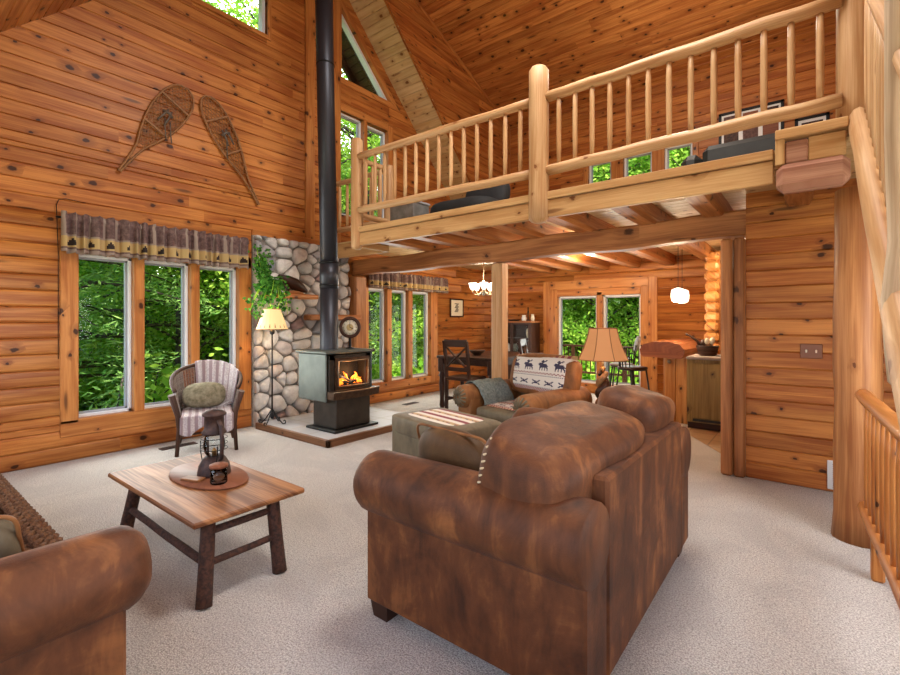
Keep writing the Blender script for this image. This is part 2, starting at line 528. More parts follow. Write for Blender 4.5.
def tiles(name, c1, c2, grout, sx, sy, off=0.0, rot=0.0):
    t = NT(name); tc = t.new('ShaderNodeTexCoord')
    mp = t.new('ShaderNodeMapping', {'Rotation': (0, 0, rot)}); t.t.links.new(tc.outputs['Object'], mp.inputs[0])
    b = t.new('ShaderNodeTexBrick', {'Color1': srgb(*c1), 'Color2': srgb(*c2), 'Mortar': srgb(*grout), 'Scale': 1.0, 'Mortar Size': .008, 'Brick Width': sx, 'Row Height': sy}, offset=off)
    t.t.links.new(mp.outputs[0], b.inputs['Vector'])
    n = t.noise(tc.outputs['Object'], 9, 4)
    t.col(t.mix(t.math('MULTIPLY', n, .35), b.outputs['Color'], srgb(*grout)))
    t.p(Roughness=.5); t.bump(b.outputs['Fac'], -.004, .4)
    return t.m


def stone():
    t = NT('field_stone')
    a = t.new('ShaderNodeAttribute', attribute_name='wc')
    sx = t.new('ShaderNodeSeparateXYZ', {0: a.outputs['Vector']})
    tc = t.new('ShaderNodeTexCoord')
    n = t.noise(tc.outputs['Object'], 14, 5, .65, .6); n2 = t.noise(tc.outputs['Object'], 60, 3)
    c = t.ramp(sx.outputs[2], [(0, srgb(190, 188, 184)), (.25, srgb(222, 218, 212)), (.45, srgb(188, 180, 176)), (.64, srgb(206, 192, 182)), (.82, srgb(180, 174, 174)), (.95, srgb(124, 128, 134)), (.99, srgb(140, 108, 102))])
    c = t.mix(t.math('MULTIPLY', t.ss(n, .35, .75), .4), c, srgb(150, 142, 138))
    t.col(c); t.p(Roughness=.8)
    t.bump(t.math('ADD', n, t.math('MULTIPLY', n2, .4)), .02, .5)
    return t.m


M['carpet'] = carpet()
M['hearth'] = tiles('hearth_tile', (186, 188, 192), (168, 166, 168), (150, 142, 132), .42, .42)
M['ktile'] = tiles('kitchen_tile', (176, 140, 100), (160, 122, 84), (120, 92, 66), .33, .33)
M['stone'] = stone()

# ------------------------------------------------------------------ setting
X, Y, Z = V((1, 0, 0)), V((0, 1, 0)), V((0, 0, 1))
WL, YF, YN, XR = -6.3, 9.43, -.75, 1.35          # left wall, far wall, near wall, right wall


def boards(mb, O, L, U, N, v0, v1, step, rangefn, holes=(), prof='vg', t=.02, seg=(1.6, 3.6), g=.009, slant=False):
    O = V(O); v = v0

    def run(iv, c0, c1, slant):
        for a, b in iv:
            p = a
            ra, rb = rangefn(c0 + 1e-4), rangefn(c1 - 1e-4)
            while p < b - .02:
                q = min(b, p + rng.uniform(*seg))
                if b - q < .5: q = b
                sl = (ra[0] - a, rb[0] - a) if slant and p == a else (0, 0)
                sr = (ra[1] - b, rb[1] - b) if slant and q == b else (0, 0)
                mb.plank(O + L * p + U * c0, L, U, N, q - p, c1 - c0, t, prof if c1 - c0 > .1 else 'vg', g, 0, sl, sr)
                p = q

    def minus(iv, r):
        nv = []
        for a, b in iv:
            if r[1] <= a or r[0] >= b: nv.append((a, b)); continue
            if r[0] > a: nv.append((a, r[0]))
            if r[1] < b: nv.append((r[1], b))
        return nv
    while v < v1 - 1e-4:
        w = min(step, v1 - v)
        inside = []; full = [rangefn(v + w / 2)]
        for h in [h for h in holes if callable(h)]:
            hs = [h(v + w * k / 6) for k in range(7)]
            hs = [x for x in hs if x]
            if not hs: continue
            reg = (min(x[0] for x in hs), max(x[1] for x in hs))
            full = minus(full, reg)
            for k in range(4):
                c0, c1 = v + w * k / 4, v + w * (k + 1) / 4
                x = h((c0 + c1) / 2)
                run(minus([reg], x) if x else [reg], c0, c1, False)
        cuts = sorted({v, v + w} | {c for h in holes if not callable(h) for c in h[2:] if v + 1e-3 < c < v + w - 1e-3})
        for c0, c1 in zip(cuts, cuts[1:]):
            vm = (c0 + c1) / 2
            iv = full if not slant else [rangefn(vm)]
            for h in holes:
                if not callable(h) and h[2] < vm < h[3]: iv = minus(iv, (h[0], h[1]))
            run(iv, c0, c1, slant)
        v += w


def quad(mb, pts, mi=0):
    b = mb.add(pts); mb.face([b + k for k in range(len(pts))], [(p[0], p[1], .5) for p in pts], mi)


def slab(mb, lo, hi, g=0, c=0.0): mb.box(lo, hi, g, c)


# floors
m = MB(); m.box((WL - .2, YN - .2, -.12), (XR, YF + .2, 0)); struct('floor', m, M['carpet'])
m = MB(); m.box((-1.32, 5.9, 0), (.9, 9.3, .006)); 
m = MB(); b = m.add([(-1.36, 7.12, .006), (-1.36, 6.88, .006), (-.5, 5.5, .006), (1.3, 5.5, .006), (1.3, 9.4, .006), (-1.36, 9.4, .006)])
m.face([b + k for k in range(6)], [(0, 0, 0)] * 6); struct('floor_kitchen', m, M['ktile'])

# roof lines (all metres, z of the inner face)
roofL = lambda y: 4.33 + .97 * (y - .876)
roofR = lambda y: 12.25 - y
dorm = lambda y: 6.03 + .373 * (YF - y)
RID_Y = 4.41; RID_Z = roofL(RID_Y)
# left gable wall
m = MB()
big = (1.40, 3.40, .40, 2.3); din = (5.53, 7.60, .30, 2.14)
boards(m, (WL, 0, 0), Y, Z, X, 0, 2.64, .165, lambda v: (YN, 3.46), [big], 'log', .028, (2.2, 4.5))
boards(m, (WL, 0, 0), Y, Z, X, 0, 2.64, .165, lambda v: (5.16, YF), [din], 'log', .028, (2.2, 4.5))


def gable_range(v):
    a = YN if v < 2.9 else .876 + (v - 4.33) / .97 - .1
    b = YF if v < 2.85 else 12.25 - v + .12
    return (a, b)


def hl(v):
    return (max(2.55, .876 + (v - 4.33) / .97 + .42), 3.70) if 5.65 < v < 7.2 and .876 + (v - 4.33) / .97 + .42 < 3.7 else None


def hr(v):
    return (5.05, 12.25 - v - .33) if 5.62 < v < 6.87 else None


boards(m, (WL, 0, 0), Y, Z, X, 2.64, 7.95, .152, gable_range, [hl, hr, (5.05, 6.16, 3.3, 5.06)], 'vg', .02)
struct('wall_left', m, M['wall'])
# stone facing on the left wall
ST = (3.46, 5.17, 0.0, 2.72)
m = MB()
m.box((WL, ST[0], 0), (WL + .06, ST[1], ST[3]))
srng = random.Random(5)
pts = []
tries = 0
while tries < 6000:
    tries += 1
    p = (srng.uniform(ST[0] - .05, ST[1] + .05), srng.uniform(ST[2] - .05, ST[3] + .05))
    dmin = .165 + .16 * noise.noise(V((p[0] * 2.1, p[1] * 2.1, 3)))
    dmin = max(.10, dmin + .02)
    if all((p[0] - q[0]) ** 2 + ((p[1] - q[1]) * 1.12) ** 2 > max(dmin, q[2]) ** 2 for q in pts): pts.append((p[0], p[1], dmin))


def clip(poly, n, d):
    out = []
    for i in range(len(poly)):
        a, b2 = poly[i], poly[(i + 1) % len(poly)]
        da, db = a[0] * n[0] + a[1] * n[1] - d, b2[0] * n[0] + b2[1] * n[1] - d
        if da <= 0: out.append(a)
        if (da < 0) != (db < 0) and da != db:
            k = da / (da - db); out.append((a[0] + (b2[0] - a[0]) * k, a[1] + (b2[1] - a[1]) * k))
    return out


ms = MB()
for i, p in enumerate(pts):
    poly = [(ST[0] + .012, ST[2]), (ST[1] - .01, ST[2]), (ST[1] - .01, ST[3]), (ST[0] + .012, ST[3])]
    for j, q in enumerate(pts):
        if i == j or (p[0] - q[0]) ** 2 + (p[1] - q[1]) ** 2 > .7: continue
        nx, ny = q[0] - p[0], q[1] - p[1]; l = math.hypot(nx, ny); nx /= l; ny /= l
        d = ((p[0] + q[0]) * nx + (p[1] + q[1]) * ny) / 2 - .011
        poly = clip(poly, (nx, ny), d)
        if len(poly) < 3: break
    if len(poly) < 3: continue
    for _ in range(2):
        np_ = []
        for k in range(len(poly)):
            a, c = poly[k], poly[(k + 1) % len(poly)]
            np_.append((a[0] * .78 + c[0] * .22, a[1] * .78 + c[1] * .22)); np_.append((a[0] * .22 + c[0] * .78, a[1] * .22 + c[1] * .78))
        poly = np_
    cx = sum(a[0] for a in poly) / len(poly); cy = sum(a[1] for a in poly) / len(poly)
    hgt = srng.uniform(.05, .10); rw = srng.random(); tx, ty = srng.uniform(-.12, .12), srng.uniform(-.12, .12)
    rings = []
    for sc, hh in ((1.0, .0), (1.0, .35), (.93, .68), (.80, .88), (.55, 1.0), (.2, 1.03)):
        rings.append([(WL + .06 + hgt * hh + (tx * (a[0] - cx) + ty * (a[1] - cy)) * hh + .012 * hh * noise.noise(V((a[0] * 9, a[1] * 9, i))), cx + (a[0] - cx) * sc, cy + (a[1] - cy) * sc) for a in poly])
    n = len(poly); b = len(ms.v)
    for r in rings: ms.add(r)
    for a in range(len(rings) - 1):
        for k in range(n):
            k2 = (k + 1) % n
            ms.face([b + a * n + k, b + a * n + k2, b + (a + 1) * n + k2, b + (a + 1) * n + k], [(0, 0, rw)] * 4, 0, True)
    ms.face([b + (len(rings) - 1) * n + k for k in range(n)], [(0, 0, rw)] * n, 0, True)
o = struct('wall_stone', m, M['mortar'])
so = obj('stone_facing', ms, M['stone'], o)

# far wall
m = MB()
kit = (-4.52, -2.48, .12, 2.12)
boards(m, (0, YF, 0), X, Z, -Y, 0, 2.64, .165, lambda v: (WL, XR), [kit], 'log', .028, (2.2, 4.5))
LW = [(-3.68, -3.2), (-2.96, -2.42), (-2.2, -1.72)]
boards(m, (0, YF, 0), X, Z, -Y, 2.64, 6.1, .152, lambda v: (WL, XR), [(a, b, 3.75, 4.8) for a, b in LW], 'vg', .02)
struct('wall_back', m, M['wall'])
# partition under the loft, facing the sofas
m = MB()
boards(m, (0, 5.28, 0), X, Z, -Y, 0.0, 2.74, .152, lambda v: (-.5, XR), [], 'vg', .02, (2.5, 4))
m.box((-.5, 5.28, 0), (XR, 5.4, 2.74))
struct('wall_partition', m, M['wall'])
m = MB()
boards(m, (-1.34, 0, 0), Y, Z, -X, 0, 2.64, .165, lambda v: (8.55, YF), [], 'log', .028, (2, 4))

for k in range(16): m.box((-1.37 - .01 * (k % 2), 8.46 - .02 * (k % 3), .165 * k), (-1.17, 8.62, .165 * k + .162), 1, .045)
m.box((-1.33, 8.6, 0), (-1.18, YF, 2.64), 1)
struct('wall_kitchen', m, M['log'])
# near wall and right wall (behind and beside the camera); near openings added for light, side window lets daylight in
m = MB()
boards(m, (0, YN, 0), X, Z, Y, 0, 3.0, .165, lambda v: (WL, XR), [(-5.4, -2.9, .9, 2.3), (-1.9, 0.9, .9, 2.3)], 'log', .028, (2, 4))
struct('wall_near', m, M['wall'])
m = MB()
boards(m, (XR, 0, 0), Y, Z, -X, 0, 2.64, .165, lambda v: (YN, YF), [(.6, 3.6, .9, 2.2)], 'log', .028, (2, 4))
boards(m, (XR, 0, 0), Y, Z, -X, 2.64, 7.95, .152, lambda v: gable_range(v) if v < 2.8 else (gable_range(v)[0], YF if v < dorm(YF) else YF - (v - dorm(YF)) / .373), [], 'vg', .02)
struct('wall_right', m, M['wall'])

# ceilings: near slope, dormer slope, the strip of steep roof left of the dormer, dormer cheek
m = MB()
s2 = math.sqrt(1 + .97 ** 2); Us = V((0, 1, .97)) / s2; Ns = V((0, .97, -1)) / s2
y0 = YN - .1
boards(m, (0, y0, roofL(y0)), X, Us, Ns, 0, (RID_Y - y0) * s2, .150, lambda v: (WL, XR), [], 'vg', .0, (1.8, 3.8))
sd = math.sqrt(1 + .373 ** 2); Ud = V((0, -1, .373)) / sd; Nd = V((0, -.373, -1)) / sd
boards(m, (0, YF, dorm(YF)), X, Ud, Nd, 0, (YF - RID_Y) * sd + .05, .150, lambda v: (-5.6, XR), [], 'vg', .0, (1.8, 3.8))
struct('ceiling', m, M['ceil'])
m = MB()
Uo = V((0, -1, 1)).normalized(); No = V((0, -1, -1)).normalized()
boards(m, (0, YF, roofR(YF)), X, Uo, No, 0, (YF - RID_Y) * math.sqrt(2), .14, lambda v: (WL, -5.58), [], 'vg', .0, (3, 4))
struct('ceiling_strip', m, M['soffit'])
m = MB()
boards(m, (-5.6, 0, 0), Y, Z, X, 2.74, 7.8, .152, lambda v: (max(RID_Y, 12.25 - v - .02), min(YF, YF - (v - dorm(YF)) / .373 if v > dorm(YF) else YF)), [], 'vg', .02, slant=True)
struct('wall_dormer', m, M['wall'])
m = MB()
for U_, yy0, f in ((V((0, 1, .97)).normalized(), YN - .4, roofL), (V((0, -1, 1)).normalized(), YF + .4, roofR)):
    boards(m, (0, yy0, f(yy0) + .02), V((1, 0, 0)), U_, V((0, -U_.z, U_.y)) if U_.y < 0 else V((0, U_.z, -U_.y)), 0, 9.9 if U_.y > 0 else 7.2, .14, lambda v: (WL - .75, WL - .05), [], 'vg', .0, (3, 4))
    d_ = U_; A_ = V((WL - .78, yy0, f(yy0) - .02)); B_ = A_ + U_ * (7.2)
    up = V((0, -U_.z, U_.y)) if U_.y > 0 else V((0, U_.z, -U_.y))
    Mx = Matrix(((0, up.x, 1, A_.x), (U_.y, up.y, 0, A_.y), (U_.z, up.z, 0, A_.z), (0, 0, 0, 1)))
    m.box((0, -.1, -.03), (7.2, .2, .03), 0, .005, Mx)
struct('roof_overhang', m, M['dark'])
# trims along the dormer cheek
m = MB()
def strip(mb, A, B, w, t, up, g=0):
    A, B = V(A), V(B); d = (B - A); L = d.length; d.normalize(); up = V(up); up = (up - d * up.dot(d)).normalized(); n = d.cross(up)
    Mx = Matrix((( d.x, up.x, n.x, A.x), (d.y, up.y, n.y, A.y), (d.z, up.z, n.z, A.z), (0, 0, 0, 1)))
    mb.box((0, -w / 2, -t / 2), (L, w / 2, t / 2), 0, min(t, w) * .15, Mx)
strip(m, (-5.575, YF, dorm(YF) - .035), (-5.575, RID_Y, dorm(RID_Y) - .035), .06, .05, Z)
strip(m, (-5.575, YF - .03, 2.75), (-5.575, YF - .03, dorm(YF)), .05, .05, X)
struct('trim_1', m, M['trim'])
m = MB()
strip(m, (WL + .035, 4.425, 2.76), (WL + .035, 4.425, RID_Z), .17, .035, Y)
strip(m, (WL + .035, 4.95, 2.76), (WL + .035, 4.95, 6.9), .16, .03, Y)
strip(m, (WL + .03, 3.46, 2.76), (WL + .03, 5.27, 2.76), .09, .06, Z)
struct('trim_2', m, M['trim'])


# ------------------------------------------------------------------ windows
def window(name, plane, at, rects, casings, depth=.06, inner=None, greys=True):
    """rects: (l0,l1,v0,v1) sashes; plane 'x' (left wall) or 'y' (far wall); casings: boxes (l0,l1,v0,v1)"""
    sgn = 1 if plane == 'x' else -1

    def bx(mb, l0, l1, v0, v1, d0, d1, g, c=.004):
        if plane == 'x': mb.box((at + d0, l0, v0), (at + d1, l1, v1), g, c)
        else: mb.box((l0, at - d0, v0), (l1, at - d1, v1), g, c)
    m = MB()
    for (l0, l1, v0, v1) in casings:
        bx(m, l0, l1, v0, v1, -.15, .045, (1 if plane == 'x' else 0) if (l1 - l0) > (v1 - v0) else 2, .008)
    root = struct(name, m, M['trim'])
    for (l0, l1, v0, v1) in rects:
        f = MB(); w = .035
        wl_ = .010 if plane == 'x' else w
        for a in ((l0, l0 + wl_, v0, v1), (l1 - w, l1, v0, v1), (l0, l1, v0, v0 + w), (l0, l1, v1 - w, v1)): bx(f, *a, -.13, -.04, 2)
        fo = struct('window_frame', f, M['white'], root)
        f = MB(); e = .022
        a0, a1, b0, b1 = l0 + wl_, l1 - w, v0 + w, v1 - w
        for a in ((a0, a0 + e * (.5 if plane == 'x' else 1), b0, b1), (a1 - e, a1, b0, b1), (a0, a1, b0, b0 + e), (a0, a1, b1 - e, b1)): bx(f, *a, -.115, -.07, 2, .002)
        struct('sash', f, M['sashgrey'], root)
        g = MB(); bx(g, a0 + e * .5, a1 - e * .5, b0 + e * .5, b1 - e * .5, -.095, -.091, 2, 0)
        struct('pane', g, M['glass'], root)
    return root


window('window_1', 'x', WL, [(1.49, 2.01, .44, 2.24), (2.12, 2.64, .44, 2.24), (2.75, 3.27, .44, 2.24)],
       [(1.33, 1.49, .40, 2.4), (3.27, 3.45, .26, 2.4), (2.01, 2.12, .44, 2.3), (2.64, 2.75, .44, 2.3), (1.33, 3.27, .26, .44), (1.33, 3.45, 2.24, 2.42)])
window('window_2', 'x', WL, [(5.66, 6.12, .36, 2.10), (6.24, 6.70, .36, 2.10), (6.82, 7.38, .36, 2.10)],
       [(5.50, 5.66, .22, 2.24), (7.38, 7.60, .22, 2.24), (6.12, 6.24, .36, 2.1), (6.70, 6.82, .36, 2.1), (5.66, 7.38, .22, .36), (5.66, 7.38, 2.10, 2.24)])
window('window_3', 'y', YF, [(-4.37, -3.50, .20, 2.03), (-3.38, -2.63, .20, 2.03)],
       [(-4.70, -4.54, .05, 2.36), (-4.54, -4.37, .05, 2.2), (-3.50, -3.38, .2, 2.1), (-2.63, -2.48, .05, 2.2), (-2.48, -2.32, .05, 2.36), (-4.37, -2.63, .05, .20), (-4.37, -2.63, 2.03, 2.17), (-4.54, -2.48, 2.17, 2.36)])
window('window_4', 'x', WL, [(5.05, 5.55, 3.3, 5.06), (5.63, 6.14, 3.3, 5.04)],
       [(5.55, 5.63, 3.3, 5.06), (6.14, 6.28, 3.2, 5.16), (5.03, 6.14, 5.06, 5.18), (5.0, 6.2, 3.16, 3.3)])
window('window_5', 'y', YF, [(a, b, 3.75, 4.8) for a, b in LW], [(-3.2, -2.96, 3.7, 4.86), (-2.42, -2.2, 3.7, 4.86), (-3.78, -3.68, 3.7, 4.86), (-1.72, -1.62, 3.7, 4.86), (-3.68, -1.72, 4.8, 4.88), (-3.68, -1.72, 3.66, 3.75)])


def gable_window(name, poly, casew=.10):
    """poly in (y,z), on the left wall"""
    n = len(poly); cy = sum(p[0] for p in poly) / n; cz = sum(p[1] for p in poly) / n
    def inset(d):
        out = []
        for i in range(n):
            p0, p1, p2 = V((*poly[i - 1], 0)), V((*poly[i], 0)), V((*poly[(i + 1) % n], 0))
            d1 = (p1 - p0).normalized(); d2 = (p2 - p1).normalized()
            n1 = V((-d1.y, d1.x, 0)); n2 = V((-d2.y, d2.x, 0))
            bis = n1 + n2; k = d * 2 / bis.dot(bis) 
            out.append(p1 + bis * k)
        return [(p.x, p.y) for p in out]
    def ringmb(o_, i_, x0, x1):
        m = MB(); ro = rng.random() * 30
        for k in range(n):
            k2 = (k + 1) % n
            q = [o_[k], o_[k2], i_[k2], i_[k]]
            L = math.hypot(q[1][0] - q[0][0], q[1][1] - q[0][1])
            b = m.add([(x1, *p) for p in q] + [(x0, *p) for p in q])
            for f in ([0, 1, 2, 3], [7, 6, 5, 4], [0, 4, 5, 1], [3, 2, 6, 7], [1, 5, 6, 2], [0, 3, 7, 4]):
                w4 = [(ro + k * 3 + (L if z % 4 in (1, 2) else 0), (.1 if z % 4 in (2, 3) else 0) + z // 4 * .05, .3 + k * .13) for z in f]
                m.face([b + z for z in f], w4)
        return m
    root = struct(name, ringmb(inset(-casew), inset(0), WL - .15, WL + .045), M['trim'])
    i1 = inset(.045)
    struct('window_frame', ringmb(inset(0), i1, WL - .13, WL - .03), M['white'], root)
    m = MB(); quad(m, [(WL - .09, *p) for p in i1]); quad(m, [(WL - .094, *p) for p in i1][::-1])
    struct('pane', m, M['glass'], root)


gable_window('window_6', [(5.05, 5.62), (6.24, 5.62), (5.05, 6.81)])
gable_window('window_7', [(2.66, 5.67), (3.70, 5.67), (3.70, 6.62)], .06)

# ------------------------------------------------------------------ loft structure, posts, beams
LZ = 2.75; LE = 4.12
m = MB()
boards(m, (0, 0, LZ - .03), X, Y, -Z, LE + .02, YF, .14, lambda v: (-4.85 if v < 4.75 else WL, XR if v > 4.3 else .1), [], 'vg', .0, (2.5, 4))
m.box((-4.85, LE + .02, LZ - .028), (XR - .02, YF, LZ), 0); m.box((WL, 4.77, LZ - .028), (-4.85, YF, LZ), 0)
struct('floor_loft', m, M['soffit'])
m = MB()
m.box((-4.79, LE - .02, 2.50), (-.22, LE + .03, 2.665), 0, .006)
m.box((-4.79, LE - .035, 2.672), (-.22, LE + .03, 2.745), 0, .006)
m.box((WL + .22, 4.73, 2.5), (-4.88, 4.78, 2.745), 0, .006)
m.box((-4.87, LE, 2.5), (-4.82, 4.75, 2.745), 1, .006)
single('loft_rim_board', m, M['fascia'], 'pale pine fascia board along the front edge of the loft floor, below the log railing', 'fascia board')
# carrying beam
m = MB()
pts = mesh_line((WL + .02, 5.38, 2.41), (-.5, 5.38, 2.45), 24)
for k, p in enumerate(pts): p.z += .012 * math.sin(k * .9)
bm_rings = []
for k, p in enumerate(pts):
    h = .125 + .012 * noise.noise(V((k * .5, 3, 0))); w = .1
    bm_rings.append([(p.x, p.y + sy * w * f1, p.z + sz * h * f2) for sy, sz, f1, f2 in ((-1, -1, 1, .85), (-1, 1, 1, .85), (-1, 1, .85, 1), (1, 1, .85, 1), (1, 1, 1, .85), (1, -1, 1, .85), (1, -1, .85, -0 + 1), (-1, -1, .85, 1))])
def wrings(mb, rings, length, sm=False):
    ro, rv, rw = rng.random() * 40, rng.random() * 9, rng.random()
    n = len(rings[0]); b = len(mb.v); mlen = len(rings); ds = [0]
    for k in range(n): ds.append(ds[-1] + (V(rings[0][(k + 1) % n]) - V(rings[0][k])).length)
    for r in rings: mb.add(r)
    for i in range(mlen - 1):
        for k in range(n):
            k2 = (k + 1) % n; u0, u1 = ro + length * i / (mlen - 1), ro + length * (i + 1) / (mlen - 1)
            mb.face([b + i * n + k, b + i * n + k2, b + (i + 1) * n + k2, b + (i + 1) * n + k], [(u0, rv + ds[k], rw), (u0, rv + ds[k + 1], rw), (u1, rv + ds[k + 1], rw), (u1, rv + ds[k], rw)], 0, sm)
    mb.face([b + k for k in range(n)][::-1], [(ro, rv + .02 * k, rw) for k in range(n)])
    mb.face([b + (mlen - 1) * n + k for k in range(n)], [(ro, rv + .02 * k, rw) for k in range(n)])
wrings(m, bm_rings, 5.8)
single('carrying_beam', m, M['beam'], 'long hewn timber beam carrying the loft joists above the dining opening', 'beam')
# joists
jl = ['log ceiling joist under the loft, %s' % s for s in (
    'first from the corner post by the stove pipe', 'second from the corner post by the stove pipe', 'third from the corner post by the stove pipe',
    'resting on the beam just right of the square post', 'below the middle railing post', 'second to the right of the middle railing post',
    'ending above the paired door posts', 'above the bare board wall on the right')]
for i, x in enumerate((-4.5, -3.9, -3.32, -2.72, -2.1, -1.40, -.78, -.09)):
    m = MB()
    y1 = YF - .04 if x < -.5 else 5.24
    w = .1
    for ln in (0,):
        rings = []
        for k in range(9):
            yy = LE + .04 + (y1 - LE - .04) * k / 8
            jx = x + .015 * noise.noise(V((k * 1.3, i * 7.7, 0)))
            rings.append([(jx + a * w, yy, 2.64 + c * .1) for a, c in ((-.75, -1), (.75, -1), (1, -.6), (1, 1), (-1, 1), (-1, -.6))][::-1])
        wrings(m, rings, y1 - LE)
    single('ceiling_joist', m, M['joist'], jl[i], 'joist', 'log joists under the loft')

# posts
def logpost(name, x, y, z0, z1, r, mat, label, wob=.05, flare=0.0, seg=16, lean=(0, 0)):
    m = MB(); n = 14
    ps = []; rs = []
    for k in range(n + 1):
        t = k / n
        ps.append(V((x + lean[0] * t + .012 * noise.noise(V((t * 3, x * 9, 1))), y + lean[1] * t + .012 * noise.noise(V((t * 3, x * 9, 5))), z0 + (z1 - z0) * t)))
        rs.append(r * (1 + flare * math.exp(-t * 9)))
    m.tube(ps, rs, seg, True, wob)
    return single(name, m, mat, label, 'post', None)


logpost('log_post', .255, 4.25, 0, 2.41, .128, M['post'], 'thick log post standing on the carpet at the loft corner, stair railing beside it', .10, .22)
m = MB()
for (a, b) in ((-.705, -.605), (-.597, -.5)):
    m2 = MB(); m2.box((a, 5.2, 0), (b, 5.42, 2.30), 2, .018)
    o = single('door_post', m2, M['beam'], 'left one of the paired square door posts by the kitchen opening' if a < -.65 else 'right one of the paired square door posts, against the bare board wall', 'post')
m = MB(); m.box((-3.44, 5.32, 0), (-3.27, 5.49, 2.28), 2, .012)
single('square_post', m, M['pale'], 'square pale post under the beam behind the armchair with moose cushion', 'post')
m = MB(); m.box((WL + .05, 5.18, 0), (WL + .24, 5.44, 2.27), 2, .025)
single('wall_post', m, M['post'], 'square log post at the end of the stone wall holding the beam end', 'post')

# loft front railing
def railing(name, label, xs, rails, posts, y=None):
    pass
root = thing('loft_railing', 'peeled log railing with thin spindles along the open front of the loft', 'railing', (-2.3, LE, LZ))
def rpost(x, y, z0, z1, r, parent, mat=M['pale']):
    m = MB(); n = 8
    ps = [V((x, y, z0 + (z1 - z0) * k / n)) for k in range(n + 1)]
    m.tube(ps, [r * (1 + .06 * noise.noise(V((x, k, 3)))) for k in range(n + 1)], 14, True, .06, dome=True)
    return obj('post', m, mat, parent, True)
def rail(A, B, r, parent, name='rail', mat=M['pale'], dome=False):
    m = MB(); n = 10
    ps = mesh_line(A, B, n)
    for k, p in enumerate(ps): p.z += .012 * noise.noise(V((k * .6, p.x, p.y))); 
    m.tube(ps, r, 10, True, .08, dome=dome)
    return obj(name, m, mat, parent, True)
rpost(-4.79, LE, 2.49, 3.90, .08, root); rpost(-2.1, LE - .02, 2.50, 3.93, .098, root)
rpost(-4.83, 4.76, 2.70, 3.72, .075, root)
ys = LE - .01
rail((-4.74, ys, 3.68), (-2.16, ys, 3.66), .045, root); rail((-2.04, ys, 3.66), (.16, ys, 3.68), .05, root)
rail((-4.74, ys, 2.97), (-2.16, ys, 2.95), .045, root); rail((-2.04, ys, 2.95), (.16, ys, 3.0), .05, root)
def spindle(x, y, z0, z1, parent, r=.0235, mat=M['pale']):
    m = MB(); m.tube(mesh_line((x, y, z0), (x, y, z1), 4), [r * .8, r, r * 1.02, r, r * .8], 8, True, .06)
    return obj('spindle', m, mat, parent, True)
BAL_L = [368, 378, 387.5, 397, 407, 417.5, 428.6, 440.5, 452, 464, 477, 490, 503.5, 518]
BAL_R = [557, 573, 590.6, 609, 628, 648.6, 670, 692, 716, 741, 768, 796, 825.6]
xl = [-4.60 + (-2.31 + 4.60) * k / 13 for k in range(14)]
xr = [-1.895 + (.045 + 1.895) * k / 12 for k in range(13)]
for x in xl + xr: spindle(x, ys, 2.97, 3.67, root)
r2 = thing('loft_railing', 'short log return railing at the left end of the loft beside the stove pipe', 'railing', (-5.4, 4.76, LZ))
rail((-4.82, LE + .08, 3.68), (-4.83, 4.70, 3.68), .04, r2); rail((-4.82, LE + .08, 2.93), (-4.83, 4.70, 2.93), .04, r2)
rail((WL + .02, 4.76, 3.70), (-4.90, 4.76, 3.69), .04, r2); rail((WL + .02, 4.76, 2.95), (-4.90, 4.76, 2.95), .04, r2)
for k in range(3): spindle(-4.825, 4.28 + k * .15, 2.93, 3.68, r2)
for k in range(7): spindle(-6.12 + k * .18, 4.76, 2.95, 3.69, r2)

# right end of the loft: header pieces, upper log post, stairs
m = MB(); m.box((-.205, 3.98, 2.775), (.19, 4.08, 2.84), 0, .006)
m.box((-.205, 4.0, 2.60), (-.15, 4.08, 2.775), 2, .004)
m.box((-.02, 4.02, 2.60), (.18, 4.08, 2.765), 0, .006)
root = thing('loft_corner_step', 'stepped pale boards on the loft edge beside the upper log post', 'step', (0, 4.05, 2.75))
obj('tread_board', m, M['fascia'], root, True)
m = MB(); m.box((-.15, 4.01, 2.60), (-.02, 4.08, 2.755), 0, .01)
obj('end_block', m, M['rough_end'], root, True, 'reddish rough-sawn block')
m = MB(); m.box((-.20, 3.97, 2.41), (.20, 4.15, 2.598), 0, .04); 
single('header_log', m, M['rough_end'], 'rough-sawn log header under the loft corner, resting on the thick log post', 'beam')
m = MB(); m.tube(mesh_line((.225, LE + .06, 2.76), (.24, LE + .06, 5.6), 12), .098, 16, True, .07)
single('upper_log_post', m, M['pale'], 'peeled log post rising from the loft corner where the long railing ends', 'post')
# staircase descending towards the viewer on the right
SX0, SX1 = .245, 1.2
st = thing('log_staircase', 'open log staircase rising to the loft on the far right, with close-set railing', 'staircase', (.75, 2.9, 0))
def stz(y): return 2.84 + (y - 4.1) * .78
for x, nm in ((SX0, M['pale']), (SX1, M['grey_log'])):
    m = MB(); m.tube(mesh_line((x, 4.08, stz(4.08)), (x + .04, .62, stz(.62)), 16), .058, 12, True, .1, flat=1.6)
    obj('stringer', m, nm, st, True)
for k in range(13):
    yy = 3.9 - k * .27; zz = stz(yy)
    if zz < .12: break
    m = MB(); m.box((SX0 + .03, yy - .15, zz - .06), (SX1 - .02, yy + .14, zz), 0, .015)
    obj('tread', m, M['pale'], st, True)
rail((SX0 + .03, 4.05, stz(4.05) + .96), (SX0 + .035, 1.0, stz(1.0) + .96), .04, st, 'handrail')
for k in range(26):
    yy = 3.95 - k * .115
    spindle(SX0 + .035, yy, stz(yy) + .02, stz(yy) + .96, st, .018)
m = MB(); m.tube([(.42, 3.72, 2.62), (.40, 3.74, 2.2), (.37, 3.7, 1.75), (.40, 3.76, 1.35), (.41, 3.8, 1.12)], [.07, .07, .06, .055, .035], 12, True, .14, dome=True)
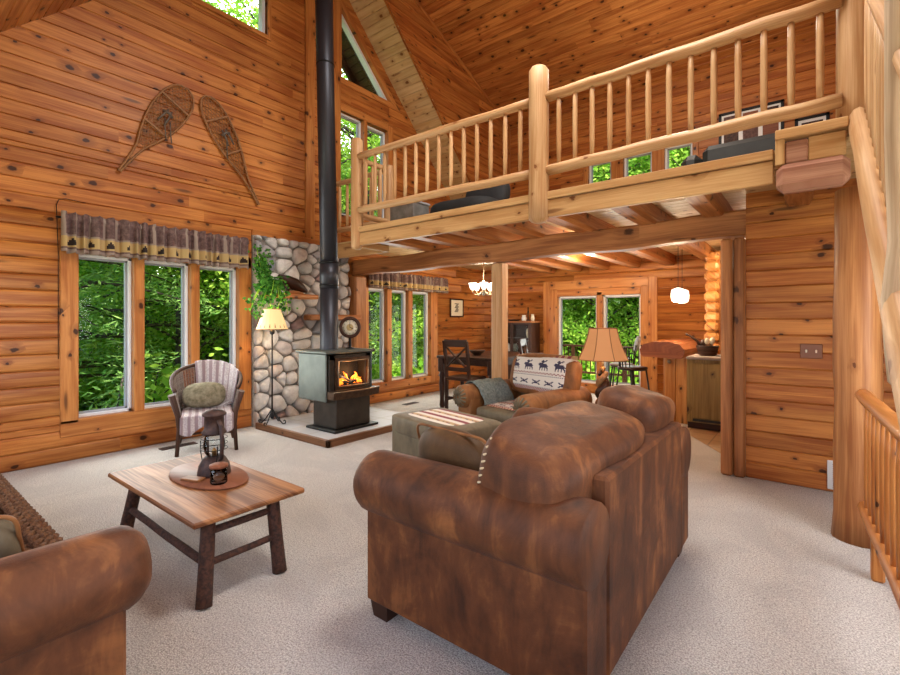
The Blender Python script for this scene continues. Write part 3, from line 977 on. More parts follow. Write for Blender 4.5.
# lower guard railing at the stairwell
gr = thing('stair_guard_railing', 'low log railing with thin spindles running from the thick log post towards the viewer', 'railing', (.34, 3.2, 0))
rail((.255, 3.9, 1.03), (.335, 2.2, 1.03), .042, gr, dome=True, mat=M['trim']); rail((.262, 3.86, .34), (.335, 2.2, .34), .04, gr, mat=M['trim'])
for k in range(12): spindle(.262 + .006 * k, 3.74 - k * .135, .34, 1.03, gr, .016, M['trim'])
m = MB(); m.box((.28, 2.3, 0), (.36, 2.4, 1.12), 2, .01); obj('post', m, M['trim'], gr, True)
m = MB(); m.box((.27, 3.6, 0), (.33, 3.68, .33), 2, .01); obj('post', m, M['trim'], gr, True)
m = MB(); m.tube([(.262, 2.42, 1.27), (.260, 2.42, 1.4), (.252, 2.42, 1.58), (.268, 2.43, 1.8), (.262, 2.44, 2.2), (.264, 2.45, 3.1)], [.034, .042, .046, .04, .045, .042], 14, True, .16, dome=True)
obj('newel_post', m, M['grey_log'], st, True, 'weathered grey knotty post')

# ------------------------------------------------------------------ woven moose pattern (bitmap woven into faces)
MOOSE = ["....##..##...", "...######....", "....###......", ".#####.......", "##########...", ".##########..", "..##########.", "..#########..", "..##.#..#.##.", "..#..#..#..#.", "..#..#..#..#."]
PINE = ["...#...", "..###..", "...#...", ".#####.", "..###..", "#######", "...#..."]
LEAFB = ["##......##", ".####.###.", "...####...", ".########.", "##......##"]


def bitmap(bm, x, y):
    if 0 <= y < len(bm) and 0 <= x < len(bm[0]): return bm[len(bm) - 1 - y][x] == '#'
    return False


# returns material slot for a woven cell: 0 cream 1 navy 2 wine 3 tan
def moose_weave(i, j, nj=44):
    if j < 3: return 3 if (i // 2) % 2 else 2
    if j < 8: return 2 if (i + j) % 3 else 0
    if j == 8 or j == 20: return 1 if i % 2 else 0
    if 11 <= j < 16: return 1 if bitmap(LEAFB, i % 15 - 2, j - 11) else 0
    if j in (22, 23): return 2 if (i // 2 + j) % 2 else 0
    if 26 <= j < 37:
        k = i % 18
        if bitmap(MOOSE, k - 1, j - 26): return 1
        return 0
    if j >= 40: return 3 if (i // 3) % 2 else 2
    return 0


WEAVE = [M['cloth_cream'], M['cloth_navy'], M['cloth_red'], M['cloth_tan']]


# a rolled arm: outline in (x,z) lofted along y (local); x outwards
def arm_outline(w, zc, r, z0, n=16):
    out = [(-w, z0), (0, z0), (0, zc - r * .93)]
    cx = -w / 2 + .02
    for k in range(n + 1):
        a = R(-48) + (R(228) - 0) * k / n
        out.append((cx + math.cos(a) * (r + .0), zc + math.sin(a) * r))
    out.append((-w, zc - r * .5))
    return out


def make_sofa(name, label, cat, W, D, nseat, loc, rz, base=M['suede'], arm=M['suede'], seatm=None, backm=None, group=None, backs=True, ah=.665, ar=.158, bh=.88, aw=.22, flip=1, seatz=.46, dome=.03):
    """local frame: width x, front -y"""
    root = thing(name, label, cat, loc, rz, group)
    h = W / 2; d = D / 2
    m = MB(); m.box((-h + aw, -d + .05, .09), (h - aw, d - .1, .30), 0, .02); obj('base', m, base, root)
    m = MB(); m.box((-h + aw, d - .14, .085), (h - aw, d, bh), 2, .014); obj('back_panel', m, base, root)
    for s in (-1, 1):
        m = MB()
        cx = s * (h - aw / 2 + .02); zc = ah
        m.box((s * (h - aw / 2) - aw / 2, -d + .01, .085), (s * (h - aw / 2) + aw / 2, d - .004, ah - .02), 2, .012)
        rings = []
        for yy, rr in ((-d - .07, .0), (-d - .07, .5), (-d - .062, .68), (-d - .03, .90), (-d + .0, .985), (-d + .05, 1.0), (-d + .4, 1.02), (d - .4, 1.03), (d - .05, 1.02), (d - .01, 1.0), (d, .96), (d, .0)):
            ring = []
            for k in range(24):
                a = 2 * PI * k / 24
                q = 1 + .02 * noise.noise(V((math.cos(a) * 2, yy * 3, math.sin(a) * 2 + s)))
                ring.append((cx + math.cos(a) * ar * rr * q , yy, zc + math.sin(a) * ar * rr * q))
            rings.append(ring[::-1])
        m.loft(rings, False); obj('arm', m, arm, root)
    sw = (W - 2 * aw) / nseat
    for k in range(nseat):
        cxk = -h + aw + sw * (k + .5)
        m = MB(); m.pillow((sw / 2 - .004, (D - .2) / 2, .10), Matrix.Translation((cxk, -.06, seatz - .06)), .28, .22, 32, 14, .006, k)
        obj('seat_cushion', m, seatm or base, root)
    for sx in (-1, 1):
        for sy in (-1, 1):
            m = MB(); fx, fy = sx * (h - .075), sy * (d - .085)
            m.loft([[(fx + a * q, fy + b * q, z_) for a, b in ((-.06, -.06), (.06, -.06), (.06, .06), (-.06, .06))] for z_, q in ((0, .8), (.09, 1.0))], True, sm=False)
            obj('foot', m, M['dark'], root)
    return root


def lacing(name, pts, parent, r=.006, ln=.05, mat=M['twine'], ax=V((0, 0, 1))):
    m = MB()
    for k in range(len(pts) - 1):
        a, b = V(pts[k]), V(pts[k + 1]); t = (b - a).normalized(); n = t.cross(ax).normalized()
        m.tube([a - n * ln * .5, a.lerp(b, .5) + V((0, 0, .0)), b + n * ln * .5], r, 6)
    return obj(name, m, mat, parent)


# loveseat: back to the right, front towards the stove
LW_, LD_ = 1.74, 1.17
love = make_sofa('loveseat', 'brown suede loveseat in the middle with its back to the stairs', 'sofa', LW_, LD_, 2, (-1.215, 2.47, 0), R(-90))
for k, (xc, hw, ry) in enumerate(((.32, .55, R(1.0)), (-.535, .325, R(-3)))):
    m = MB()
    Mx = Matrix.Translation((xc, .275 if k == 0 else .33, .815 if k == 0 else .85)) @ Matrix.Rotation(ry, 4, 'Y') @ Matrix.Rotation(R(-12), 4, 'X')
    # brown back and ends, woven front
    m.pillow((hw, .25 if k == 0 else .19, .23), Mx, .5, .5, 56, 28, .028, 3 + k, lambda c: 1 if c.y < (-.222 if k == 0 else -.165) else 0, ws=3.2)
    bc = obj('back_cushion', m, [M['suede'], M['cloth_cream']], love)
    lp = []
    for j in range(11):
        a = R(-30) + R(150) * j / 10
        e = V((-1 if k else 1) * hw * .93 * V((1, 0, 0)))
        lp.append(Mx @ V((e.x * (1 - .05 * abs(math.sin(a * 2))), -.235 * .72 * 1.0 + .0, .255 * math.sin(a) * .95 * (1 if j else 1))))
    if k == 0:
        lacing('lacing', [Mx @ V((-.006 + .55 * (1 - (.15 / .25) ** 4 - (abs(-.12 + .031 * j) / .23) ** 4) ** .25, -.15, -.12 + .031 * j)) for j in range(11)], bc, .005, .05, ax=V((1, 0, 0)))

# throw pillows on the loveseat
def throw_pillow(name, label, loc, rz, tilt, size, mat, extra=None, th=.1, group=None):
    root = thing(name, label, 'pillow', loc, rz, group)
    m = MB(); Mx = Matrix.Translation((0, 0, size[1] * math.cos(tilt) + .02)) @ Matrix.Rotation(-tilt, 4, 'X')
    m.pillow((size[0], th, size[1]), Mx, .75, .75, 36, 20, .008, rng.random() * 9, pinch=.75)
    obj('pillow_cover', m, mat, root)
    if extra:
        m = MB()
        pts = []
        for k in range(48):
            a = 2 * PI * k / 48
            sp = lambda c, e: math.copysign(abs(c) ** e, c)
            x, z = sp(math.cos(a), .36), sp(math.sin(a), .36)
            q = 1 + .19 * (abs(x) ** 4 * abs(z) ** 4) 
            pts.append(Mx @ V((x * size[0] * q * .985, 0, z * size[1] * q * .985)))
        m.tube(pts, .008, 6, closed=True); obj('piping', m, extra, root)
    return root
throw_pillow('throw_pillow', 'large olive brown pillow with cord edge leaning against the near arm of the loveseat', (-1.49, 1.98, .47), R(172), R(18), (.27, .23), M['suede_olive'], M['suede_tan'])

# sofa at lower left, seen from behind its right arm
SW = 3.2
sofa = make_sofa('sofa', 'brown suede sofa at the lower left corner, only one rolled arm and the seat showing', 'sofa', SW, 1.12, 2, (-1.805 - SW / 2, .01, 0), R(180), seatm=M['braid'], ah=.645, ar=.142)
for k in range(2):
    m = MB(); m.pillow((.63, .2, .24), Matrix.Translation((-.64 + 1.28 * k, .28, .74)) @ Matrix.Rotation(R(-12), 4, 'X'), .5, .55, 32, 16, .015, 8 + k)
    obj('back_cushion', m, M['suede'], sofa)
# twisted cord along the front edge of the seat
for k in range(2):
    for q in range(3):
        m = MB(); x0 = -SW / 2 + .22 + 1.38 * k
        for ph in (0, PI):
            m.tube([V((x0 + 1.38 * t / 60, -.56 + .012 * math.cos(t * 1.1 + ph) + q * .034, .505 - (.02 if q == 0 else 0) + .012 * math.sin(t * 1.1 + ph))) for t in range(61)], .014, 6)
        obj('braided_trim', m, M['braid'], sofa)
throw_pillow('throw_pillow', 'small olive pillow with pale cord edge on the sofa at lower left', (-2.36, .20, .49), R(-118), R(24), (.20, .17), M['olivegrey'], M['suede_tan'])

# ------------------------------------------------------------------ armchair and ottoman
AR = R(-13)
arm = make_sofa('armchair', 'brown armchair with moose-patterned woven back cushion, in front of the square post', 'armchair', 1.18, 1.0, 1, (-2.70, 4.84, 0), AR, M['olivegrey'], M['suede_tan'], M['olivegrey'], ah=.60, ar=.14, bh=.80, aw=.24)
m = MB()
m.grid(lambda u, v: (-.33 + .66 * u, -.33 + .62 * v - .0, .505 + .028 * math.sin(PI * u) ** .5 * math.sin(PI * v) ** .5), 60, 44, lambda i, j: moose_weave(i, (j * 2) % 26))
obj('woven_seat_cover', m, WEAVE, arm)
# fringe on the two arm fronts (gathered scrolls)
for s in (-1, 1):
    m = MB(); cx = s * (.59 - .10)
    for k in range(14):
        a = 2 * PI * k / 14
        m.tube([(cx + math.cos(a) * .02, -.575, .60 + math.sin(a) * .02), (cx + math.cos(a) * .07, -.578, .60 + math.sin(a) * .07), (cx + math.cos(a) * .115, -.545, .60 + math.sin(a) * .115)], [.006, .011, .014], 6)
    obj('pleated_scroll', m, M['olivegrey'], arm)
# back cushion: brown pillow with a woven front
NU, NV = 72, 44
Mx = Matrix.Translation((.07, .32, .84)) @ Matrix.Rotation(R(-12), 4, 'X')
m = MB(); m.pillow((.50, .14, .26), Mx, .5, .6, 40, 20, .01, 4)
bc = obj('back_cushion', m, M['suede_tan'], arm)
def cushf(u, v):
    x = -1 + 2 * u; z = -1 + 2 * v
    k = max(0, 1 - abs(x) ** 3.5) ** .3 * max(0, 1 - abs(z) ** 3.3) ** .3
    return Mx @ V((x * .45, -.149 * k - .004, z * .248 * (1 + .05 * math.sin(x * 2))))
m = MB(); m.grid(cushf, NU, NV, lambda i, j: moose_weave(i, j))
obj('woven_front', m, WEAVE, bc)

OTR = R(-13)
ott = thing('ottoman', 'ottoman with striped woven top and grey-olive sides in front of the armchair', 'ottoman', (-2.98, 3.74, 0), OTR)
m = MB(); m.box((-.52, -.33, .06), (.52, .33, .36), 0, .025); obj('base', m, M['olivegrey'], ott)
m = MB(); m.pillow((.545, .35, .10), Matrix.Translation((0, 0, .415)), .26, .2, 40, 14, .004, 2); cu = obj('cushion', m, M['olivegrey'], ott)
m = MB(); m.grid(lambda u, v: (-.5 + u, -.31 + .62 * v, .518 - .03 * (abs(2 * u - 1) ** 8 + abs(2 * v - 1) ** 8)), 80, 40, lambda i, j: (2 if (j // 4) % 4 == 0 else 3 if (j // 2) % 4 == 1 else (1 if (i + j) % 7 == 0 and (j // 4) % 4 == 2 else (0 if (j // 4) % 2 else 2 if (i // 3 + j) % 4 == 0 else 3))))
obj('woven_top', m, WEAVE, cu)
for sx in (-1, 1):
    for sy in (-1, 1):
        m = MB(); m.box((sx * .45 - .035, sy * .27 - .035, 0), (sx * .45 + .035, sy * .27 + .035, .06), 2, .006); obj('foot', m, M['dark'], ott)

# fleece thrown over the armchair's left arm
def to_world(root, p):
    return Matrix.Translation(root.location) @ Matrix.Rotation(root.rotation_euler.z, 4, 'Z') @ V(p)
m = MB(); cx = -.59 + .10
def drape(u, v):
    yy = -.36 + .50 * u
    s = -1.15 + 2.75 * v
    r = .158
    if s < 0: x, z = cx - r, .60 + s * .10
    elif s < PI / 2 * 1.0: a = PI - s * 1.6; x, z = cx + r * math.cos(a), .60 + r * math.sin(a)
    else: x, z = cx + r * .9, .6 - (s - PI / 2) * .1
    # inner side falls on to the seat
    a = PI * (1.12 - 1.0 * min(1, v * 1.45))
    x, z = cx + r * math.cos(a), .60 + r * math.sin(a)
    if v < .05: z -= .05
    if v > .69: k = (v - .69) / .31; x = cx + r * .99 + k * .06; z = .63 - k * .12
    w = .008 * math.sin(u * 9 + v * 6) + .012 * noise.noise(V((u * 6, v * 7, 2)))
    n = V((x - cx, 0, z - .6)).normalized()
    return V((x, yy + .02 * math.sin(v * 9), z)) + n * (abs(w) + .004)
m.grid(lambda u, v: to_world(arm, drape(u, v)), 40, 40)
o = single('throw_blanket', m, M['throwgrey'], 'grey green fleece throw draped over the left arm of the moose cushion armchair', 'blanket')
sm = o.modifiers.new('thick', 'SOLIDIFY'); sm.thickness = .008

# ------------------------------------------------------------------ coffee table
ct = thing('coffee_table', 'rustic coffee table with oak top and bark-covered legs', 'table', (-3.17, 1.405, 0))
m = MB()
m.box((-.66, -.335, .420), (.66, .335, .452), 0, .008)
obj('table_top', m, M['oak'], ct)
for sx in (-1, 1):
    for sy in (-1, 1):
        m = MB(); m.tube(mesh_line((.655 if sx > 0 else -.53, sy * .22 - .06, .0), (.575 if sx > 0 else -.46, sy * .19 - .03, .418), 8), [.042, .041, .04, .04, .039, .039, .038, .038, .038], 14, True, .10)
        obj('leg', m, M['tablebark'], ct)
for sy in (-1, 1):
    m = MB(); m.tube(mesh_line((-.6, sy * .25, .2), (.6, sy * .25, .2), 10), .022, 10, True, .12); 
    pass
m = MB(); m.tube(bez((-.50, -.25, .22), (0, -.25, .205), (.61, -.25, .20), 12), .021, 10, True, .15); obj('stretcher', m, M['tablebark'], ct)
m = MB(); m.tube(bez((.615, -.25, .20), (.62, 0, .20), (.615, .15, .205), 12), .019, 10, True, .15); obj('stretcher', m, M['tablebark'], ct)
m = MB(); m.tube(mesh_line((.585, -.20, .355), (.585, .15, .355), 6), .02, 10, True, .12); obj('stretcher', m, M['tablebark'], ct)
m = MB(); m.tube(mesh_line((-.48, -.22, .33), (-.48, .15, .33), 6), .02, 10, True, .12); obj('stretcher', m, M['tablebark'], ct)

# oval board on the table
m = MB(); m.lathe([(0, 0), (.98, 0), (1.0, .006), (.99, .012), (.0, .012)], (0, 0, 0), 48)
for k, p in enumerate(m.v): m.v[k] = (p[0] * .37 - 3.22, p[1] * .20 + 1.47, p[2] + .453)
single('oval_board', m, M['placemat'], 'oval reddish wooden board lying on the coffee table under the lantern', 'board')
m = MB(); m.box((-.07, -.035, 0), (.07, .035, .016), 0, .003, Matrix.Translation((-3.17, 1.35, .466)) @ Matrix.Rotation(R(20), 4, 'Z'))
single('coaster_block', m, M['oak'], 'small flat wooden block on the oval board in front of the lantern', 'wood block')
# lantern
lx, ly = -3.20, 1.50
ln_ = thing('railway_lantern', 'old rusty railway lantern standing on the oval board of the coffee table', 'lantern', (lx, ly, .4655))
ln_.scale = (1.22, 1.22, 1.22)
m = MB(); m.lathe([(.0, 0), (.085, 0), (.085, .01), (.078, .05), (.06, .085), (.045, .10), (0, .10)], seg=24); obj('fuel_tank', m, M['rust'], ln_)
m = MB(); m.lathe([(.036, .10), (.05, .125), (.056, .16), (.05, .2), (.038, .225)], seg=24, cap=False); obj('glass_globe', m, M['clearglass'], ln_)
m = MB(); m.lathe([(.06, .222), (.064, .23), (.052, .25), (.05, .32), (.062, .325), (.062, .335), (.04, .35), (.0, .36)], seg=24); obj('chimney_hood', m, M['rust'], ln_)
for s in (-1, 1):
    m = MB(); m.tube([(s * .05, 0, .07), (s * .085, 0, .10), (s * .088, 0, .2), (s * .08, 0, .27), (s * .05, 0, .30)], .011, 8); obj('side_tube', m, M['rust'], ln_)
m = MB()
for z in (.14, .17, .2): m.tube([(.068 * math.cos(2 * PI * k / 20), .068 * math.sin(2 * PI * k / 20), z) for k in range(20)], .002, 5, closed=True)
m.tube([(.10 * math.cos(t) , -.03 + .0 * t, .2 + .13 * math.sin(t) - .05) for t in [R(170 + 10 * k) for k in range(21)]], .003, 6)
obj('wire_guard', m, M['black'], ln_)
m = MB(); m.lathe([(.0, .10), (.012, .10), (.012, .13), (.006, .14), (0, .145)], seg=10); obj('burner', m, M['brass'], ln_)
cj = thing('candle_jar', 'squat glass candle jar with wooden lid on the oval board beside the lantern', 'candle', (-2.99, 1.43, .4655))
m = MB(); m.lathe([(0, 0), (.048, 0), (.052, .01), (.05, .05), (.046, .10), (.044, .10), (.047, .05), (.046, .012), (0, .012)], seg=24, cap=False); obj('jar', m, M['clearglass'], cj)
m = MB(); m.lathe([(0, .012), (.045, .012), (.046, .045), (0, .045)], seg=20); obj('wax', m, M['candle'], cj)
m = MB(); m.lathe([(0, .10), (.052, .10), (.056, .108), (.055, .118), (.04, .124), (.0, .124)], seg=24); obj('lid', m, M['placemat'], cj)

# ------------------------------------------------------------------ wicker chair by the window
wc = thing('wicker_armchair', 'twig and wicker armchair with round back in front of the big window', 'armchair', (-5.68, 2.58, 0), R(66))
# local: width x, front -y
legs = {}
for s in (-1, 1):
    m = MB(); m.tube([(s * .30, -.30, 0), (s * .28, -.28, .3), (s * .29, -.28, .44), (s * .35, -.34, .69)], [.021, .024, .028, .038], 10, True, .1); obj('leg', m, M['wicker'], wc)
    m = MB(); m.tube([(s * .30, .34, 0), (s * .24, .27, .3), (s * .24, .26, .44)], .02, 10, True, .1); obj('leg', m, M['wicker'], wc)
    m = MB(); m.tube(bez((s * .28, -.28, .20), (s * .26, 0, .26), (s * .25, .28, .20)), .013, 8); obj('stretcher', m, M['wicker'], wc)
    m = MB(); m.tube(bez((s * .285, -.28, .22), (s * .26, -.28, .36), (s * .14, -.28, .38), 8), .012, 8); obj('brace', m, M['wicker'], wc)
m = MB(); m.tube(bez((-.29, -.28, .20), (0, -.2, .26), (.29, -.28, .20)), .013, 8); obj('stretcher', m, M['wicker'], wc)
m = MB(); m.box((-.29, -.30, .37), (.29, .27, .42), 0, .02); obj('seat', m, M['wickerpanel'], wc)
# round back shell from arm to arm
def shell(u, v):
    th = R(-28) + R(236) * u            # around the back
    top = .62 + .34 * max(0, math.sin(R(8) + R(164) * u)) ** .8
    z = .42 + (top - .42) * v
    r = .30 + .07 * v
    return (r * math.cos(th) * 1.0, r * math.sin(th) * .85 + .02 + .05 * v, z)
m = MB()
for i in range(41):
    u = i / 40
    m.tube([shell(u, k / 6) for k in range(7)], .007, 6, mi=0)
for j in range(1, 12): m.tube([V(shell(i / 60, j / 12)) * 1.0 + V((0, 0, .0)) for i in range(61)], .006, 5)
m.grid(lambda u, v: shell(u, v), 40, 8)
obj('woven_back', m, M['wicker_light'], wc)
m = MB(); m.tube([shell(i / 40, 1.0) for i in range(41)], .022, 10, True, .1, dome=True); obj('back_rim', m, M['wicker'], wc)
m = MB(); m.grid(lambda u, v: V(shell(.50 + .2 * u, .35 + .6 * v)) * .985 + V((0, 0, .012)), 10, 8); obj('woven_panel', m, M['wickerpanel'], wc, label='reddish woven panel')
# blanket over chair back and seat
def cb(u, v):
    # u across, v from behind the rim, over and down to the seat front
    if v < .48:
        k = v / .48; uu = .16 + .44 * u
        p = V(shell(uu, 1.06 - .95 * k)); th = V((p.x, p.y, 0)); p -= th.normalized() * .032
        p.z += .02
    else:
        k = (v - .48) / .52; xx = .26 - .52 * u
        if k < .55: p = V((xx * 1.0, .20 - .50 * k / .55, .45 + .01 * math.sin(k * 9)))
        else: kk = (k - .55) / .45; p = V((xx * 1.04, -.32 - .02 * kk, .44 - .17 * kk * (1 + .3 * math.sin(u * 9))))
    return p + V((0, .0, .0)) + V((.006 * math.sin(u * 40), .012 * math.sin(u * 26 + v * 3), .006 * noise.noise(V((u * 8, v * 8, 1)))))
m = MB(); m.grid(lambda u, v: to_world(wc, cb(u, v)), 44, 44, lambda i, j: 1 if (i // 2) % 3 == 0 else 0)
o = single('knitted_blanket', m, [M['blanket'], M['blanket2']], 'pale mauve striped blanket laid over the wicker armchair', 'blanket')
sm = o.modifiers.new('thick', 'SOLIDIFY'); sm.thickness = .012
wp = throw_pillow('throw_pillow', 'mottled green grey pillow leaning in the wicker armchair', to_world(wc, (-.03, .05, .46)), R(66), R(24), (.23, .15), M['camo'], th=.09)

# ------------------------------------------------------------------ hearth, stove, pipe
h = thing('hearth_platform', 'low tiled hearth with wooden edging under the black stove', 'hearth', (-5.38, 4.3, 0))
m = MB(); m.box((-6.1, 3.47, 0), (-4.54, 5.2, .085), 0, .002); obj('tile_top', m, M['hearth'], h, True)
m = MB(); m.box((-6.1, 3.42, 0), (-4.49, 3.465, .088), 0, .006); m.box((-4.535, 3.42, 0), (-4.49, 5.2, .088), 1, .006); obj('edging', m, M['edge'], h, True)
HZ = .0852
sv = thing('wood_stove', 'dark pedestal wood stove with a fire burning behind its glass door', 'stove', (-5.15, 4.08, HZ))
m = MB(); m.box((-5.30, 3.72, HZ), (-4.69, 4.46, HZ + .03), 0, .006); obj('base_plate', m, M['black'], sv, True)
m = MB(); m.box((-5.25, 3.80, HZ + .03), (-4.77, 4.38, .5), 2, .01); obj('pedestal', m, M['stove'], sv, True)
FX = -4.86
m = MB()
y0, y1, z0, z1 = 3.76, 4.46, .5, 1.06
m.box((-5.44, y0, z0), (FX - .16, y1, z1), 2, .01)
m.box((FX - .17, y0, z0), (FX, y0 + .09, z1), 2, .006); m.box((FX - .17, y1 - .09, z0), (FX, y1, z1), 2, .006)
m.box((FX - .17, y0, z0), (FX, y1, .60), 1, .006); m.box((FX - .17, y0, .99), (FX, y1, z1), 1, .006)
obj('firebox_body', m, M['stove'], sv, True)
m = MB(); m.box((FX - .158, y0 + .09, .6), (FX - .15, y1 - .09, .99), 1, 0); obj('firebrick', m, M['firebox'], sv, True)
for s, yy in ((0, y0 - .045), (1, y1 + .02)):
    m = MB(); m.box((-5.46, yy, .46), (FX - .005, yy + .025, 1.075), 2, .01); obj('side_panel', m, M['stoveside'], sv, True)
m = MB(); m.box((-5.5, y0 - .07, 1.075), (FX + .03, y1 + .07, 1.11), 1, .01); obj('top_plate', m, M['stoveside'], sv, True)
# door: bowed frame + glass
m = MB(); ya, yb, za, zb = 3.84, 4.43, .605, 1.02
def dr(yy, z, off=0): 
    t = (yy - (ya + yb) / 2) / ((yb - ya) / 2)
    return V((FX + .055 - .03 * t * t + off, yy, z))
for (p, q, w) in ((za, za + .05, 0), (zb - .05, zb, 0)):
    rings = [[dr(y_, p, -.03), dr(y_, p), dr(y_, q), dr(y_, q, -.03)] for y_ in [ya + (yb - ya) * k / 12 for k in range(13)]]
    m.loft(rings, True, sm=False)
for (p, q) in ((ya, ya + .05), (yb - .05, yb)):
    rings = [[dr(p, z_, -.03), dr(p, z_), dr(q, z_), dr(q, z_, -.03)] for z_ in (za, zb)]
    m.loft(rings, True, sm=False)
door = obj('door', m, M['bronze'], sv, True)
m = MB()
loop = [dr(y_, za + .042, .004) for y_ in [ya + .042 + (yb - ya - .084) * k / 8 for k in range(9)]] + [dr(y_, zb - .042, .004) for y_ in [yb - .042 - (yb - ya - .084) * k / 8 for k in range(9)]]
m.tube(loop, .010, 6, closed=True); obj('glass_trim', m, M['pewter'], door, True)
m = MB(); m.grid(lambda u, v: dr(ya + .04 + (yb - ya - .08) * u, za + .045 + (zb - za - .09) * v, -.012), 10, 2); obj('glass', m, M['glass'], door, True)
m = MB(); m.tube([(FX + .06, 3.885, .80), (FX + .10, 3.86, .80), (FX + .13, 3.93, .755), (FX + .15, 3.99, .72)], [.012, .012, .015, .017], 8, dome=True); obj('handle', m, M['pewter'], door, True)
m = MB(); m.box((FX - .1, 3.70, .50), (FX + .15, 3.74, .54), 0, .004); 
rings = [[(FX, y_, .5), (FX + .17 - .05 * ((y_ - 4.11) / .4) ** 2, y_, .5), (FX + .185 - .05 * ((y_ - 4.11) / .4) ** 2, y_, .595), (FX, y_, .595)] for y_ in [3.73 + .78 * k / 10 for k in range(11)]]
m = MB(); m.loft(rings, True, sm=False); ash = obj('ash_lip', m, M['bronze'], sv, True)
m = MB(); m.tube([V(r[2]) + V((.0, 0, .002)) for r in rings], .008, 6); obj('lip_trim', m, M['pewter'], ash, True)
fr = random.Random(3)
for k in range(4):
    m = MB(); m.tube(mesh_line((FX - .08 + .03 * (k % 2), 3.92 + .03 * k, .635 + .045 * (k // 2)), (FX - .05, 4.32 - .04 * k, .64 + .05 * (k // 2)), 5), .028, 10, True, .15)
    obj('log', m, M['ember'], sv, True)
m = MB(); m2 = MB()
for k, (yy, hh) in enumerate(((3.96, .08), (4.01, .11), (4.06, .17), (4.09, .13), (4.20, .12), (4.24, .15), (4.28, .11), (4.32, .07))):
    for mm, f in ((m, 1.0), (m2, .5)):
        n = 7; ps = [V((FX - .055 + .012 * math.sin(k * 2 + j), yy + .022 * math.sin(j * 1.1 + k * 1.7) * j / n, .66 + hh * f * j / n)) for j in range(n + 1)]
        mm.tube(ps, [.03 * f * (1 - (j / n)) ** .8 * (.75 + .6 * (j / n)) + .001 for j in range(n + 1)], 8)
obj('flames', m, M['flame'], sv, True); obj('flame_core', m2, M['flame2'], sv, True)

sv.location.y -= .04
PX, PY = -5.25, 4.02
sp_ = thing('stove_pipe', 'tall black stove pipe rising from the stove to the roof', 'stove pipe', (PX, PY, 1.11))
m = MB(); m.lathe([(.122, 1.11), (.122, 2.0), (.115, 2.0), (.115, 1.11)], (PX, PY, 0), 28, cap=False); obj('lower_section', m, M['pipe'], sp_, True)
m = MB()
m.tube([(PX, PY, 1.95), (PX, PY, 2.31)], .1265, 28); obj('collar_section', m, M['pipe'], sp_, True)
m = MB(); m.tube([(PX, PY, 2.28), (PX + .0, PY - .07, 5.2), (PX + .0, PY - .11, 7.1)], .118, 28); obj('upper_section', m, M['pipe'], sp_, True)
for z, w in ((1.99, .130), (2.3, .131), (5.0, .124)):
    m = MB(); m.lathe([(w - .012, z - .012), (w, z - .01), (w, z + .01), (w - .012, z + .012)], (PX, PY - max(0, z - 2.28) * .0235, 0), 28, cap=False); obj('ring', m, M['black'], sp_, True)

# round clock on the stove top
ck = thing('round_clock', 'round dark-rimmed clock on a small stand on the stove top', 'clock', (-5.17, 4.32, 1.11))
import mathutils
dirv = V((.62, -.78, 0)).normalized()
def face_m(c, d):
    z = V(d).normalized(); x = Z.cross(z).normalized(); y = z.cross(x)
    return Matrix(((x.x, y.x, z.x, c[0]), (x.y, y.y, z.y, c[1]), (x.z, y.z, z.z, c[2]), (0, 0, 0, 1)))
FM = face_m((0, 0, .30), dirv)
def latheM(prof, Mx, seg=32, cap=True):
    m = MB(); m.lathe(prof, seg=seg, cap=cap); m.v = [tuple(Mx @ V(p)) for p in m.v]; return m
obj('rim', latheM([(.10, -.02), (.15, -.02), (.155, 0), (.145, .025), (.115, .025), (.108, .008)], FM, cap=False), M['dark'], ck)
obj('dial', latheM([(0, -.018), (.112, -.018), (.112, .006), (0, .006)], FM), M['paper'], ck)
obj('centre_motif', latheM([(0, .006), (.05, .006), (.045, .009), (0, .009)], FM), M['val_tan'], ck)
for k in range(12):
    a = k * PI / 6; m = MB(); m.tube([FM @ V((.085 * math.cos(a), .085 * math.sin(a), .008)), FM @ V((.103 * math.cos(a), .103 * math.sin(a), .008))], .004, 5); obj('hour_mark', m, M['val_dark'], ck)
m = MB(); m.tube([FM @ V((0, 0, .012)), FM @ V((.0, .075, .012))], .004, 5); obj('minute_hand', m, M['val_dark'], ck)
m = MB(); m.tube([FM @ V((0, 0, .012)), FM @ V((.05, -.02, .012))], .005, 5); obj('hour_hand', m, M['val_dark'], ck)
m = MB(); m.lathe([(0, 0), (.06, 0), (.06, .012), (.02, .02), (.018, .16), (0, .16)], seg=16); obj('stand', m, M['black'], ck)

# shelves on the stone
m = MB(); m.box((WL + .12, 3.58, 1.83), (WL + .36, 4.36, 1.90), 1, .012); single('stone_wall_shelf', m, M['trim'], 'upper wooden shelf on the stone wall, ivy hanging from its left end', 'shelf')
m = MB(); m.box((WL + .12, 4.24, 1.51), (WL + .34, 5.24, 1.60), 1, .02); single('stone_wall_shelf', m, M['beam'], 'lower thick wooden shelf on the stone wall, running behind the stove pipe', 'shelf')
